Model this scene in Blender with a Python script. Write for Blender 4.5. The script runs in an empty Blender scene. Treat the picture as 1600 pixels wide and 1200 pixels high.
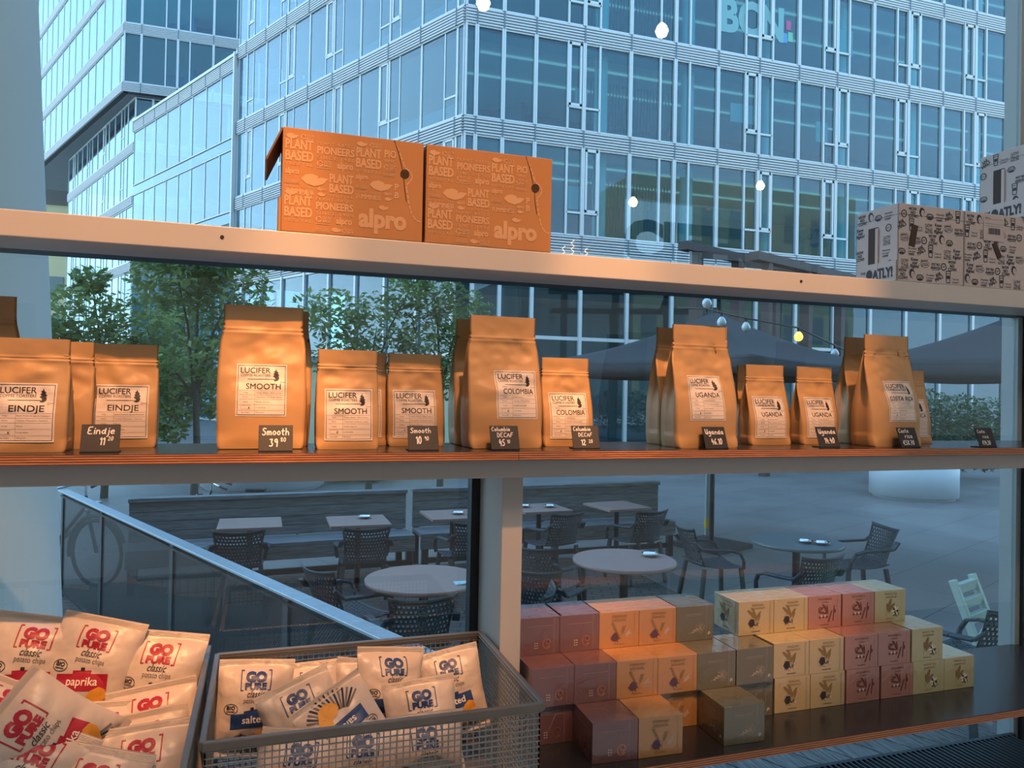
import bpy, bmesh, math, random
from mathutils import Vector, Matrix, noise
from math import pi, sin, cos, radians as R
C = bpy.context.scene.collection
SC = bpy.context.scene

# ---------------------------------------------------------------- camera, sky, lights, exposure
cam_data = bpy.data.cameras.new('camera')
cam_data.sensor_width = 36.0
cam_data.lens = 36.0*1180/1600
cam_data.clip_start = 0.02
cam_data.clip_end = 600
camera = bpy.data.objects.new('camera', cam_data)
C.objects.link(camera)
camera.matrix_world = Matrix(((0.94964, -0.02093, -0.31264, 0), (-0.31278, -0.0038, -0.94982, 0), (0.01869, 0.99977, -0.01016, 0), (0, 0, 0, 1)))
SC.camera = camera
SC.view_settings.view_transform = 'Standard'
SC.view_settings.look = 'None'
SC.view_settings.gamma = 1.0
SC.view_settings.use_curve_mapping = False
SC.view_settings.exposure = 0.0
SC.cycles.max_bounces = 8
SC.cycles.diffuse_bounces = 3
SC.cycles.glossy_bounces = 4
SC.cycles.transparent_max_bounces = 16
SC.cycles.caustics_reflective = False
SC.cycles.caustics_refractive = False
SC.cycles.sample_clamp_indirect = 4.0

W = bpy.data.worlds.new('morning_sky')
SC.world = W
W.use_nodes = True
nt = W.node_tree
nt.nodes.clear()
def nn(t, kind, **kw):
    n = t.nodes.new(kind)
    for k, v in kw.items():
        if k in n.inputs.keys(): n.inputs[k].default_value = v
        else: setattr(n, k, v)
    return n
out = nn(nt, 'ShaderNodeOutputWorld')
bg = nn(nt, 'ShaderNodeBackground', Strength=2.5)
tc = nn(nt, 'ShaderNodeTexCoord')
sep = nn(nt, 'ShaderNodeSeparateXYZ')
nt.links.new(tc.outputs['Generated'], sep.inputs[0])
ramp = nn(nt, 'ShaderNodeValToRGB')
nt.links.new(sep.outputs['Z'], ramp.inputs[0])
cr = ramp.color_ramp
cr.elements[0].position = 0.0;  cr.elements[0].color = (0.80, 0.98, 1.12, 1)
cr.elements[1].position = 1.0;  cr.elements[1].color = (0.27, 0.48, 0.86, 1)
e = cr.elements.new(0.22); e.color = (0.56, 0.88, 1.20, 1)
e = cr.elements.new(0.55); e.color = (0.36, 0.64, 1.05, 1)
dot = nn(nt, 'ShaderNodeVectorMath', operation='DOT_PRODUCT')
dot.inputs[1].default_value = Vector((-0.80, 0.55, 0.18)).normalized()
nt.links.new(tc.outputs['Generated'], dot.inputs[0])
mx = nn(nt, 'ShaderNodeMath', operation='MAXIMUM'); mx.inputs[1].default_value = 0
nt.links.new(dot.outputs['Value'], mx.inputs[0])
pw = nn(nt, 'ShaderNodeMath', operation='POWER'); pw.inputs[1].default_value = 5
nt.links.new(mx.outputs[0], pw.inputs[0])
mixg = nn(nt, 'ShaderNodeMixRGB', blend_type='ADD')
mixg.inputs['Color2'].default_value = (0.42, 0.42, 0.38, 1)
nt.links.new(pw.outputs[0], mixg.inputs['Fac'])
nt.links.new(ramp.outputs[0], mixg.inputs['Color1'])
nt.links.new(mixg.outputs[0], bg.inputs['Color'])
nt.links.new(bg.outputs[0], out.inputs[0])

def spot(name, loc, target, watts, angle, blend, col, r=0.03):
    l = bpy.data.lights.new(name, 'SPOT')
    l.energy = watts; l.spot_size = R(angle); l.spot_blend = blend; l.color = col; l.shadow_soft_size = r
    o = bpy.data.objects.new(name, l); C.objects.link(o)
    o.location = loc
    o.rotation_euler = (Vector(target)-Vector(loc)).to_track_quat('-Z', 'Y').to_euler()
    return o
WARM = (1.0, 0.42, 0.15)
for sx, tx, pw_ in ((-0.20, -0.34, 800), (0.50, 0.46, 540), (1.10, 1.18, 720)):
    spot('ceiling_spotlight', (sx, -0.16, 3.35), (tx, 1.76, 0.20), pw_, 18, 0.45, WARM, 0.03)
spot('ceiling_spotlight', (0.10, -0.16, 3.35), (0.10, 1.66, -0.74), 300, 14, 0.5, WARM, 0.03)
def area(name, loc, target, watts, sx, sy, col):
    l = bpy.data.lights.new(name, 'AREA'); l.shape = 'RECTANGLE'; l.size = sx; l.size_y = sy; l.energy = watts; l.color = col
    o = bpy.data.objects.new(name, l); C.objects.link(o); o.location = loc
    o.rotation_euler = (Vector(target)-Vector(loc)).to_track_quat('-Z', 'Y').to_euler()
    return o
area('room_fill_light', (1.2, -1.0, 4.5), (1.0, 1.2, -0.8), 165, 4.0, 1.6, (1.0, 0.80, 0.68))  # unseen fill light, added to lift the unlit side of the shelves

# ---------------------------------------------------------------- materials
MATS = {}
def mat(name, col, rough=0.6, metal=0.0, spec=0.5, coat=0.0, vary=0.0, vscale=8.0, bump=0.0, bscale=60.0, bdist=0.002, emit=None, estr=0.0, stretch=None):
    if name in MATS: return MATS[name]
    m = bpy.data.materials.new(name); m.use_nodes = True
    t = m.node_tree; b = t.nodes['Principled BSDF']
    b.inputs['Base Color'].default_value = (*col, 1)
    b.inputs['Roughness'].default_value = rough
    b.inputs['Metallic'].default_value = metal
    b.inputs['Specular IOR Level'].default_value = spec
    b.inputs['Coat Weight'].default_value = coat
    b.inputs['Coat Roughness'].default_value = 0.06
    if emit:
        b.inputs['Emission Color'].default_value = (*emit, 1); b.inputs['Emission Strength'].default_value = estr
    if vary or bump:
        tcn = nn(t, 'ShaderNodeTexCoord'); mp = nn(t, 'ShaderNodeMapping')
        if stretch: mp.inputs['Scale'].default_value = stretch
        t.links.new(tcn.outputs['Object'], mp.inputs[0])
    if vary:
        nz = nn(t, 'ShaderNodeTexNoise', Scale=vscale, Detail=4.0)
        t.links.new(mp.outputs[0], nz.inputs['Vector'])
        mxc = nn(t, 'ShaderNodeMixRGB', blend_type='MIX')
        mxc.inputs['Color1'].default_value = tuple(max(0, c*(1-vary)) for c in col)+(1,)
        mxc.inputs['Color2'].default_value = tuple(min(1, c*(1+vary)) for c in col)+(1,)
        t.links.new(nz.outputs['Fac'], mxc.inputs['Fac'])
        t.links.new(mxc.outputs[0], b.inputs['Base Color'])
    if bump:
        nb = nn(t, 'ShaderNodeTexNoise', Scale=bscale, Detail=3.0)
        t.links.new(mp.outputs[0], nb.inputs['Vector'])
        bp = nn(t, 'ShaderNodeBump', Strength=bump, Distance=bdist)
        t.links.new(nb.outputs['Fac'], bp.inputs['Height'])
        t.links.new(bp.outputs[0], b.inputs['Normal'])
    MATS[name] = m
    return m

def glass_mat(name, tint, f0, power, refl=(1, 1, 1), rough=0.0, ripple=0.0):
    """A sheet of glass: a tinted clear sheet under a Fresnel mirror on its outer faces."""
    if name in MATS: return MATS[name]
    m = bpy.data.materials.new(name); m.use_nodes = True
    t = m.node_tree; t.nodes.clear()
    o = nn(t, 'ShaderNodeOutputMaterial')
    tr = nn(t, 'ShaderNodeBsdfTransparent'); tr.inputs[0].default_value = (*tint, 1)
    gl = nn(t, 'ShaderNodeBsdfGlossy', Roughness=rough); gl.inputs[0].default_value = (*refl, 1)
    geo = nn(t, 'ShaderNodeNewGeometry')
    d = nn(t, 'ShaderNodeVectorMath', operation='DOT_PRODUCT')
    t.links.new(geo.outputs['Incoming'], d.inputs[0]); t.links.new(geo.outputs['Normal'], d.inputs[1])
    a = nn(t, 'ShaderNodeMath', operation='ABSOLUTE'); t.links.new(d.outputs['Value'], a.inputs[0])
    s = nn(t, 'ShaderNodeMath', operation='SUBTRACT', use_clamp=True); s.inputs[0].default_value = 1; t.links.new(a.outputs[0], s.inputs[1])
    p = nn(t, 'ShaderNodeMath', operation='POWER'); p.inputs[1].default_value = power; t.links.new(s.outputs[0], p.inputs[0])
    ma = nn(t, 'ShaderNodeMath', operation='MULTIPLY_ADD'); ma.inputs[1].default_value = 1-f0; ma.inputs[2].default_value = f0
    t.links.new(p.outputs[0], ma.inputs[0])
    ib = nn(t, 'ShaderNodeMath', operation='SUBTRACT'); ib.inputs[0].default_value = 1; t.links.new(geo.outputs['Backfacing'], ib.inputs[1])
    fm = nn(t, 'ShaderNodeMath', operation='MULTIPLY'); t.links.new(ma.outputs[0], fm.inputs[0]); t.links.new(ib.outputs[0], fm.inputs[1])
    mix = nn(t, 'ShaderNodeMixShader')
    t.links.new(fm.outputs[0], mix.inputs[0]); t.links.new(tr.outputs[0], mix.inputs[1]); t.links.new(gl.outputs[0], mix.inputs[2])
    if ripple:
        tcn = nn(t, 'ShaderNodeTexCoord'); nz = nn(t, 'ShaderNodeTexNoise', Scale=0.6, Detail=1.0)
        t.links.new(tcn.outputs['Object'], nz.inputs['Vector'])
        bp = nn(t, 'ShaderNodeBump', Strength=ripple, Distance=0.02); t.links.new(nz.outputs['Fac'], bp.inputs['Height'])
        t.links.new(bp.outputs[0], gl.inputs['Normal'])
    t.links.new(mix.outputs[0], o.inputs[0])
    MATS[name] = m
    return m

def wood_mat(name, c1, c2, scale=(1, 30, 30), rough=0.6, bands=None):
    if name in MATS: return MATS[name]
    m = bpy.data.materials.new(name); m.use_nodes = True
    t = m.node_tree; b = t.nodes['Principled BSDF']; b.inputs['Roughness'].default_value = rough
    tcn = nn(t, 'ShaderNodeTexCoord'); mp = nn(t, 'ShaderNodeMapping'); mp.inputs['Scale'].default_value = scale
    t.links.new(tcn.outputs['Object'], mp.inputs[0])
    nz = nn(t, 'ShaderNodeTexNoise', Scale=4.0, Detail=6.0, Distortion=0.6); t.links.new(mp.outputs[0], nz.inputs['Vector'])
    rp = nn(t, 'ShaderNodeValToRGB'); rp.color_ramp.elements[0].position = 0.3; rp.color_ramp.elements[1].position = 0.72
    rp.color_ramp.elements[0].color = (*c1, 1); rp.color_ramp.elements[1].color = (*c2, 1)
    t.links.new(nz.outputs['Fac'], rp.inputs[0]); t.links.new(rp.outputs[0], b.inputs['Base Color'])
    MATS[name] = m
    return m

def ply_edge_mat():
    """The layered edge of plywood: veneers of two browns stacked in z, with a little wander."""
    m = bpy.data.materials.new('plywood_edge'); m.use_nodes = True
    t = m.node_tree; b = t.nodes['Principled BSDF']; b.inputs['Roughness'].default_value = 0.45
    tcn = nn(t, 'ShaderNodeTexCoord'); sp = nn(t, 'ShaderNodeSeparateXYZ'); t.links.new(tcn.outputs['Object'], sp.inputs[0])
    mp = nn(t, 'ShaderNodeMapping'); mp.inputs['Scale'].default_value = (9, 9, 160); t.links.new(tcn.outputs['Object'], mp.inputs[0])
    nz = nn(t, 'ShaderNodeTexNoise', Scale=2.0, Detail=3.0); t.links.new(mp.outputs[0], nz.inputs['Vector'])
    w = nn(t, 'ShaderNodeMath', operation='MULTIPLY_ADD'); w.inputs[1].default_value = 1250; t.links.new(sp.outputs['Z'], w.inputs[0]); 
    n2 = nn(t, 'ShaderNodeMath', operation='MULTIPLY'); n2.inputs[1].default_value = 2.4; t.links.new(nz.outputs['Fac'], n2.inputs[0]); t.links.new(n2.outputs[0], w.inputs[2])
    sn = nn(t, 'ShaderNodeMath', operation='SINE'); t.links.new(w.outputs[0], sn.inputs[0])
    rp = nn(t, 'ShaderNodeValToRGB'); t.links.new(sn.outputs[0], rp.inputs[0])
    rp.color_ramp.elements[0].position = 0.0; rp.color_ramp.elements[0].color = (0.17, 0.055, 0.024, 1)
    rp.color_ramp.elements[1].position = 0.6; rp.color_ramp.elements[1].color = (0.62, 0.27, 0.12, 1)
    t.links.new(rp.outputs[0], b.inputs['Base Color'])
    return m

M_ALU = mat('facade_aluminium', (0.68, 0.67, 0.67), 0.42, 0.2)
M_ALU2 = mat('louvre_aluminium', (0.64, 0.62, 0.62), 0.5, 0.1)
M_DARK = mat('dark_gap', (0.03, 0.04, 0.05), 0.8)
M_FGLASS = glass_mat('facade_glass', (0.50, 0.74, 0.77), 0.09, 2.6, (0.68, 0.84, 1.0), 0.0, 0.12)
M_GLASS = glass_mat('shop_glass', (0.82, 0.91, 0.92), 0.10, 4.5)
M_STEEL = mat('painted_steel', (0.56, 0.53, 0.49), 0.42, 0.0, vary=0.05, vscale=3, bump=0.08, bscale=25)
M_GASKET = mat('black_gasket', (0.012, 0.014, 0.018), 0.5)
M_PLYTOP = mat('black_laminate', (0.028, 0.026, 0.027), 0.22, 0, 0.6)
M_PLYEDGE = ply_edge_mat()
M_KRAFT = mat('kraft_paper', (0.50, 0.295, 0.135), 0.45, 0, 0.35, vary=0.07, vscale=14, bump=0.12, bscale=90)
M_KRAFT2 = mat('kraft_paper_inside_fold', (0.42, 0.29, 0.16), 0.55)
M_LABEL = mat('label_paper', (0.72, 0.62, 0.55), 0.5)
M_INK = mat('black_ink', (0.018, 0.016, 0.018), 0.6)
M_GREYINK = mat('grey_ink', (0.16, 0.14, 0.13), 0.6)
M_CHALKB = mat('slate_black', (0.022, 0.022, 0.026), 0.55, vary=0.3, vscale=20)
M_CHALK = mat('white_chalk_ink', (0.80, 0.76, 0.74), 0.7)
M_CARD = mat('brown_cardboard', (0.47, 0.22, 0.085), 0.75, 0, 0.2, vary=0.06, vscale=6, bump=0.1, bscale=40)
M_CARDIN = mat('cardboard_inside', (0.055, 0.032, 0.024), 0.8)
M_CARDPRINT = mat('tan_print', (0.62, 0.36, 0.19), 0.75, 0, 0.2)
M_WCARD = mat('pale_cardboard', (0.52, 0.47, 0.45), 0.75, 0, 0.2, vary=0.05, vscale=10)
M_BLACKPRINT = mat('black_print', (0.035, 0.036, 0.05), 0.7)
M_WIRE = mat('galvanised_wire', (0.33, 0.32, 0.29), 0.38, 0.75, vary=0.15, vscale=30)
M_RIM = mat('grey_rim_steel', (0.20, 0.19, 0.17), 0.42, 0.7, vary=0.2, vscale=20)
M_CHAIR = mat('dark_blue_grey_plastic', (0.028, 0.042, 0.052), 0.42)
M_TABLE = mat('table_laminate', (0.36, 0.225, 0.19), 0.5, vary=0.1, vscale=5)
M_TABLEG = mat('grey_table_laminate', (0.12, 0.15, 0.16), 0.35, vary=0.1, vscale=5)
M_BLACKMETAL = mat('black_metal', (0.02, 0.023, 0.027), 0.45, 0.4)
M_GALV = mat('galvanised_steel', (0.48, 0.55, 0.62), 0.36, 0.5, vary=0.2, vscale=30)
M_BENCH = wood_mat('weathered_timber', (0.10, 0.11, 0.115), (0.29, 0.30, 0.31), (1, 14, 14), 0.75)
M_DECK = wood_mat('grey_deck_boards', (0.05, 0.047, 0.043), (0.25, 0.235, 0.22), (18, 1.2, 18), 0.7)
M_CONC = mat('painted_column', (0.68, 0.66, 0.63), 0.7, vary=0.05, vscale=3, bump=0.1, bscale=30)
M_WHITE = mat('white_planter', (0.60, 0.66, 0.70), 0.45, vary=0.03, vscale=3)
M_CANVAS = mat('dark_parasol_canvas', (0.046, 0.046, 0.050), 0.85, vary=0.12, vscale=3)
M_BARK = mat('bark', (0.10, 0.085, 0.06), 0.9, vary=0.3, vscale=12)
M_BROWN = mat('dark_brown_timber', (0.075, 0.05, 0.045), 0.7, vary=0.2, vscale=6)
M_CHROME = mat('chrome', (0.75, 0.76, 0.78), 0.16, 1.0)
M_SLAB = mat('office_ceiling', (0.70, 0.80, 0.80), 0.8)
M_OWALL = mat('office_wall', (0.20, 0.30, 0.34), 0.8, vary=0.25, vscale=0.5)
M_OCOL = mat('office_column', (0.92, 0.95, 0.93), 0.7)
M_OLAMP = mat('office_lamp', (0.9, 0.9, 0.9), 0.5, emit=(0.85, 1.0, 0.95), estr=0.45)
M_SOFFIT = mat('grey_soffit', (0.22, 0.25, 0.28), 0.8, vary=0.1, vscale=1)

def leaf_mat(name, c1, c2):
    m = bpy.data.materials.new(name); m.use_nodes = True
    t = m.node_tree; b = t.nodes['Principled BSDF']; b.inputs['Roughness'].default_value = 0.55
    oi = nn(t, 'ShaderNodeTexCoord'); nz = nn(t, 'ShaderNodeTexNoise', Scale=2.5, Detail=3.0); t.links.new(oi.outputs['Object'], nz.inputs['Vector'])
    rp = nn(t, 'ShaderNodeValToRGB'); rp.color_ramp.elements[0].position = 0.3; rp.color_ramp.elements[1].position = 0.7
    rp.color_ramp.elements[0].color = (*c1, 1); rp.color_ramp.elements[1].color = (*c2, 1)
    t.links.new(nz.outputs['Fac'], rp.inputs[0]); t.links.new(rp.outputs[0], b.inputs['Base Color'])
    tl = nn(t, 'ShaderNodeBsdfTranslucent'); t.links.new(rp.outputs[0], tl.inputs[0])
    mx_ = nn(t, 'ShaderNodeMixShader'); mx_.inputs[0].default_value = 0.35
    t.links.new(b.outputs[0], mx_.inputs[1]); t.links.new(tl.outputs[0], mx_.inputs[2])
    t.links.new(mx_.outputs[0], t.nodes['Material Output'].inputs[0])
    return m
M_LEAF = leaf_mat('green_leaves', (0.12, 0.20, 0.07), (0.36, 0.44, 0.14))
M_LEAF3 = leaf_mat('dark_hedge_leaves', (0.03, 0.075, 0.035), (0.11, 0.18, 0.07))
M_LEAF2 = leaf_mat('yellow_green_leaves', (0.09, 0.16, 0.05), (0.34, 0.38, 0.12))

# ---------------------------------------------------------------- mesh helpers
class Frame:
    """Facade coordinates: s along the wall, n outwards, z up."""
    def __init__(f, O, heading, out):
        f.O = Vector((O[0], O[1], 0)); f.D = Vector((sin(heading), cos(heading), 0)); f.N = Vector((f.D.y, -f.D.x, 0))
        if f.N.dot(Vector(out)) < 0: f.N = -f.N
        f.flip = f.D.cross(f.N).z < 0
    def __call__(f, p): return tuple(f.O+f.D*p[0]+f.N*p[1]+Vector((0, 0, p[2])))
class MB:
    """Collects quads and polygons; build() links them as one mesh object."""
    def __init__(s, xf=None): s.v, s.f, s.m, s.xf, s.sm = [], [], [], xf, []
    def add(s, vs, fs, mi=0, smooth=False):
        o = len(s.v); s.v += [tuple(x) for x in vs]
        for f in fs: s.f.append(tuple(o+i for i in f)); s.m.append(mi); s.sm.append(smooth)
    def box(s, x0, x1, y0, y1, z0, z1, mi=0):
        s.add([(x0, y0, z0), (x1, y0, z0), (x1, y1, z0), (x0, y1, z0), (x0, y0, z1), (x1, y0, z1), (x1, y1, z1), (x0, y1, z1)],
              [(0, 3, 2, 1), (4, 5, 6, 7), (0, 1, 5, 4), (1, 2, 6, 5), (2, 3, 7, 6), (3, 0, 4, 7)], mi)
    def bar(s, p, q, w, h=None, up=(0, 0, 1), mi=0):
        p, q = Vector(p), Vector(q); h = h or w
        d = (q-p).normalized(); u = Vector(up)
        if abs(d.dot(u)) > 0.98: u = Vector((0, 1, 0))
        a = d.cross(u).normalized()*w/2; b = a.cross(d).normalized()*h/2
        s.add([p-a-b, p+a-b, p+a+b, p-a+b, q-a-b, q+a-b, q+a+b, q-a+b],
              [(0, 3, 2, 1), (4, 5, 6, 7), (0, 1, 5, 4), (1, 2, 6, 5), (2, 3, 7, 6), (3, 0, 4, 7)], mi)
    def tube(s, pts, r, n=8, mi=0, closed=False, smooth=True):
        pts = [Vector(p) for p in pts]; rs = r if isinstance(r, (list, tuple)) else [r]*len(pts)
        rings = []; last = None
        for i, p in enumerate(pts):
            a = pts[(i-1) % len(pts)] if (i or closed) else p
            b = pts[(i+1) % len(pts)] if (i < len(pts)-1 or closed) else p
            d = (b-a).normalized()
            if last is None:
                u = Vector((0, 0, 1)) if abs(d.z) < 0.9 else Vector((1, 0, 0))
                x = d.cross(u).normalized()
            else: x = (last-d*last.dot(d)).normalized()
            last = x; y = d.cross(x)
            rings.append([p+(x*cos(2*pi*k/n)+y*sin(2*pi*k/n))*rs[i] for k in range(n)])
        vs = [v for r_ in rings for v in r_]; fs = []
        L = len(pts)
        for i in range(L if closed else L-1):
            j = (i+1) % L
            for k in range(n): fs.append((i*n+k, i*n+(k+1) % n, j*n+(k+1) % n, j*n+k))
        s.add(vs, fs, mi, smooth)
        if not closed:
            s.add(rings[0], [tuple(range(n))[::-1]], mi); s.add(rings[-1], [tuple(range(n))], mi)
    def lathe(s, prof, n=32, mi=0, c=(0, 0, 0), smooth=True, cap=True):
        vs = [(c[0]+r*cos(2*pi*k/n), c[1]+r*sin(2*pi*k/n), c[2]+z) for r, z in prof for k in range(n)]
        fs = [(i*n+k, i*n+(k+1) % n, (i+1)*n+(k+1) % n, (i+1)*n+k) for i in range(len(prof)-1) for k in range(n)]
        s.add(vs, fs, mi, smooth)
        if cap:
            s.add(vs[:n], [tuple(range(n))[::-1]], mi); s.add(vs[-n:], [tuple(range(n))], mi)
    def grid(s, fn, nu, nv, mi=0, smooth=True, flip=False):
        vs = [fn(i/nu, j/nv) for j in range(nv+1) for i in range(nu+1)]
        fs = []
        for j in range(nv):
            for i in range(nu):
                q = (j*(nu+1)+i, j*(nu+1)+i+1, (j+1)*(nu+1)+i+1, (j+1)*(nu+1)+i)
                fs.append(q[::-1] if flip else q)
        s.add(vs, fs, mi, smooth)
    def prism(s, poly, z0, z1, mi=0, axis='z'):
        n = len(poly)
        f = {'z': lambda a, b, c: (a, b, c), 'y': lambda a, b, c: (a, c, b), 'x': lambda a, b, c: (c, a, b)}[axis]
        s.add([f(a, b, z0) for a, b in poly]+[f(a, b, z1) for a, b in poly],
              [tuple(range(n))[::-1], tuple(range(n, 2*n))]+[(i, (i+1) % n, n+(i+1) % n, n+i) for i in range(n)], mi)
    def build(s, name, mats, parent=None, world=False, bevel=0.0):
        me = bpy.data.meshes.new(name)
        vs = [s.xf(v) for v in s.v] if s.xf else s.v
        if isinstance(s.xf, Frame) and s.xf.flip: s.f = [f[::-1] for f in s.f]
        if world and parent is not None:
            L = parent.location
            q = parent
            off = Vector((0, 0, 0))
            while q is not None: off += q.location; q = q.parent
            vs = [tuple(Vector(v)-off) for v in vs]
        me.from_pydata([tuple(v) for v in vs], [], s.f)
        if not isinstance(mats, (list, tuple)): mats = [mats]
        for m in mats: me.materials.append(m)
        me.polygons.foreach_set('material_index', s.m)
        me.polygons.foreach_set('use_smooth', s.sm)
        me.update()
        o = bpy.data.objects.new(name, me); C.objects.link(o)
        if parent is not None: o.parent = parent
        if bevel:
            md = o.modifiers.new('bevel', 'BEVEL'); md.width = bevel; md.segments = 2; md.limit_method = 'ANGLE'
        return o

def fixn(o):
    bm = bmesh.new(); bm.from_mesh(o.data); bmesh.ops.recalc_face_normals(bm, faces=bm.faces); bm.to_mesh(o.data); bm.free()
    return o
def thing(name, label, cat, loc=(0, 0, 0), rz=0.0, group=None, rot=None):
    o = bpy.data.objects.new(name, None); C.objects.link(o)
    o.empty_display_size = 0.05
    o.location = loc; o.rotation_euler = rot if rot else (0, 0, rz)
    tag(o, label, cat, group)
    return o
def tag(o, label, cat, group=None, kind=None):
    o['label'] = label; o['category'] = cat
    if group: o['group'] = group
    if kind: o['kind'] = kind
    return o
def struct(o, label=None, cat=None):
    o['kind'] = 'structure'
    if label: o['label'] = label
    if cat: o['category'] = cat
    return o
KIDS = {}
def kids(o): return [c for c in C.objects if c.parent == o]
def dup(root, loc, rz=0.0, label=None, group=None, rot=None, scale=None):
    r = root.copy(); C.objects.link(r); r.location = loc; r.rotation_euler = rot if rot else (0, 0, rz)
    if scale: r.scale = (scale,)*3
    if label: r['label'] = label
    if group: r['group'] = group
    for ch in kids(root):
        c = ch.copy(); C.objects.link(c); c.parent = r
        for g in kids(ch):
            d = g.copy(); C.objects.link(d); d.parent = c
    return r

# ---------------------------------------------------------------- lettering
TXT = {}
def text_geo(s, offset=0.0, shear=0.0, spacing=1.0, line=1.0):
    key = (s, offset, shear, spacing)
    if key in TXT: return TXT[key]
    cu = bpy.data.curves.new('lettering', 'FONT'); cu.body = s; cu.size = 1.0
    cu.offset = offset; cu.shear = shear; cu.space_character = spacing; cu.space_line = line
    cu.resolution_u = 3; cu.fill_mode = 'FRONT'
    ob = bpy.data.objects.new('lettering', cu); C.objects.link(ob)
    dg = bpy.context.evaluated_depsgraph_get()
    me = bpy.data.meshes.new_from_object(ob.evaluated_get(dg))
    vs = [(v.co.x, v.co.y) for v in me.vertices]; fs = [tuple(p.vertices) for p in me.polygons]
    bpy.data.objects.remove(ob); bpy.data.curves.remove(cu); bpy.data.meshes.remove(me)
    if vs:
        x0 = min(v[0] for v in vs); x1 = max(v[0] for v in vs); y0 = min(v[1] for v in vs); y1 = max(v[1] for v in vs)
    else: x0 = x1 = y0 = y1 = 0
    TXT[key] = (vs, fs, (x0, x1, y0, y1))
    return TXT[key]

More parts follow.
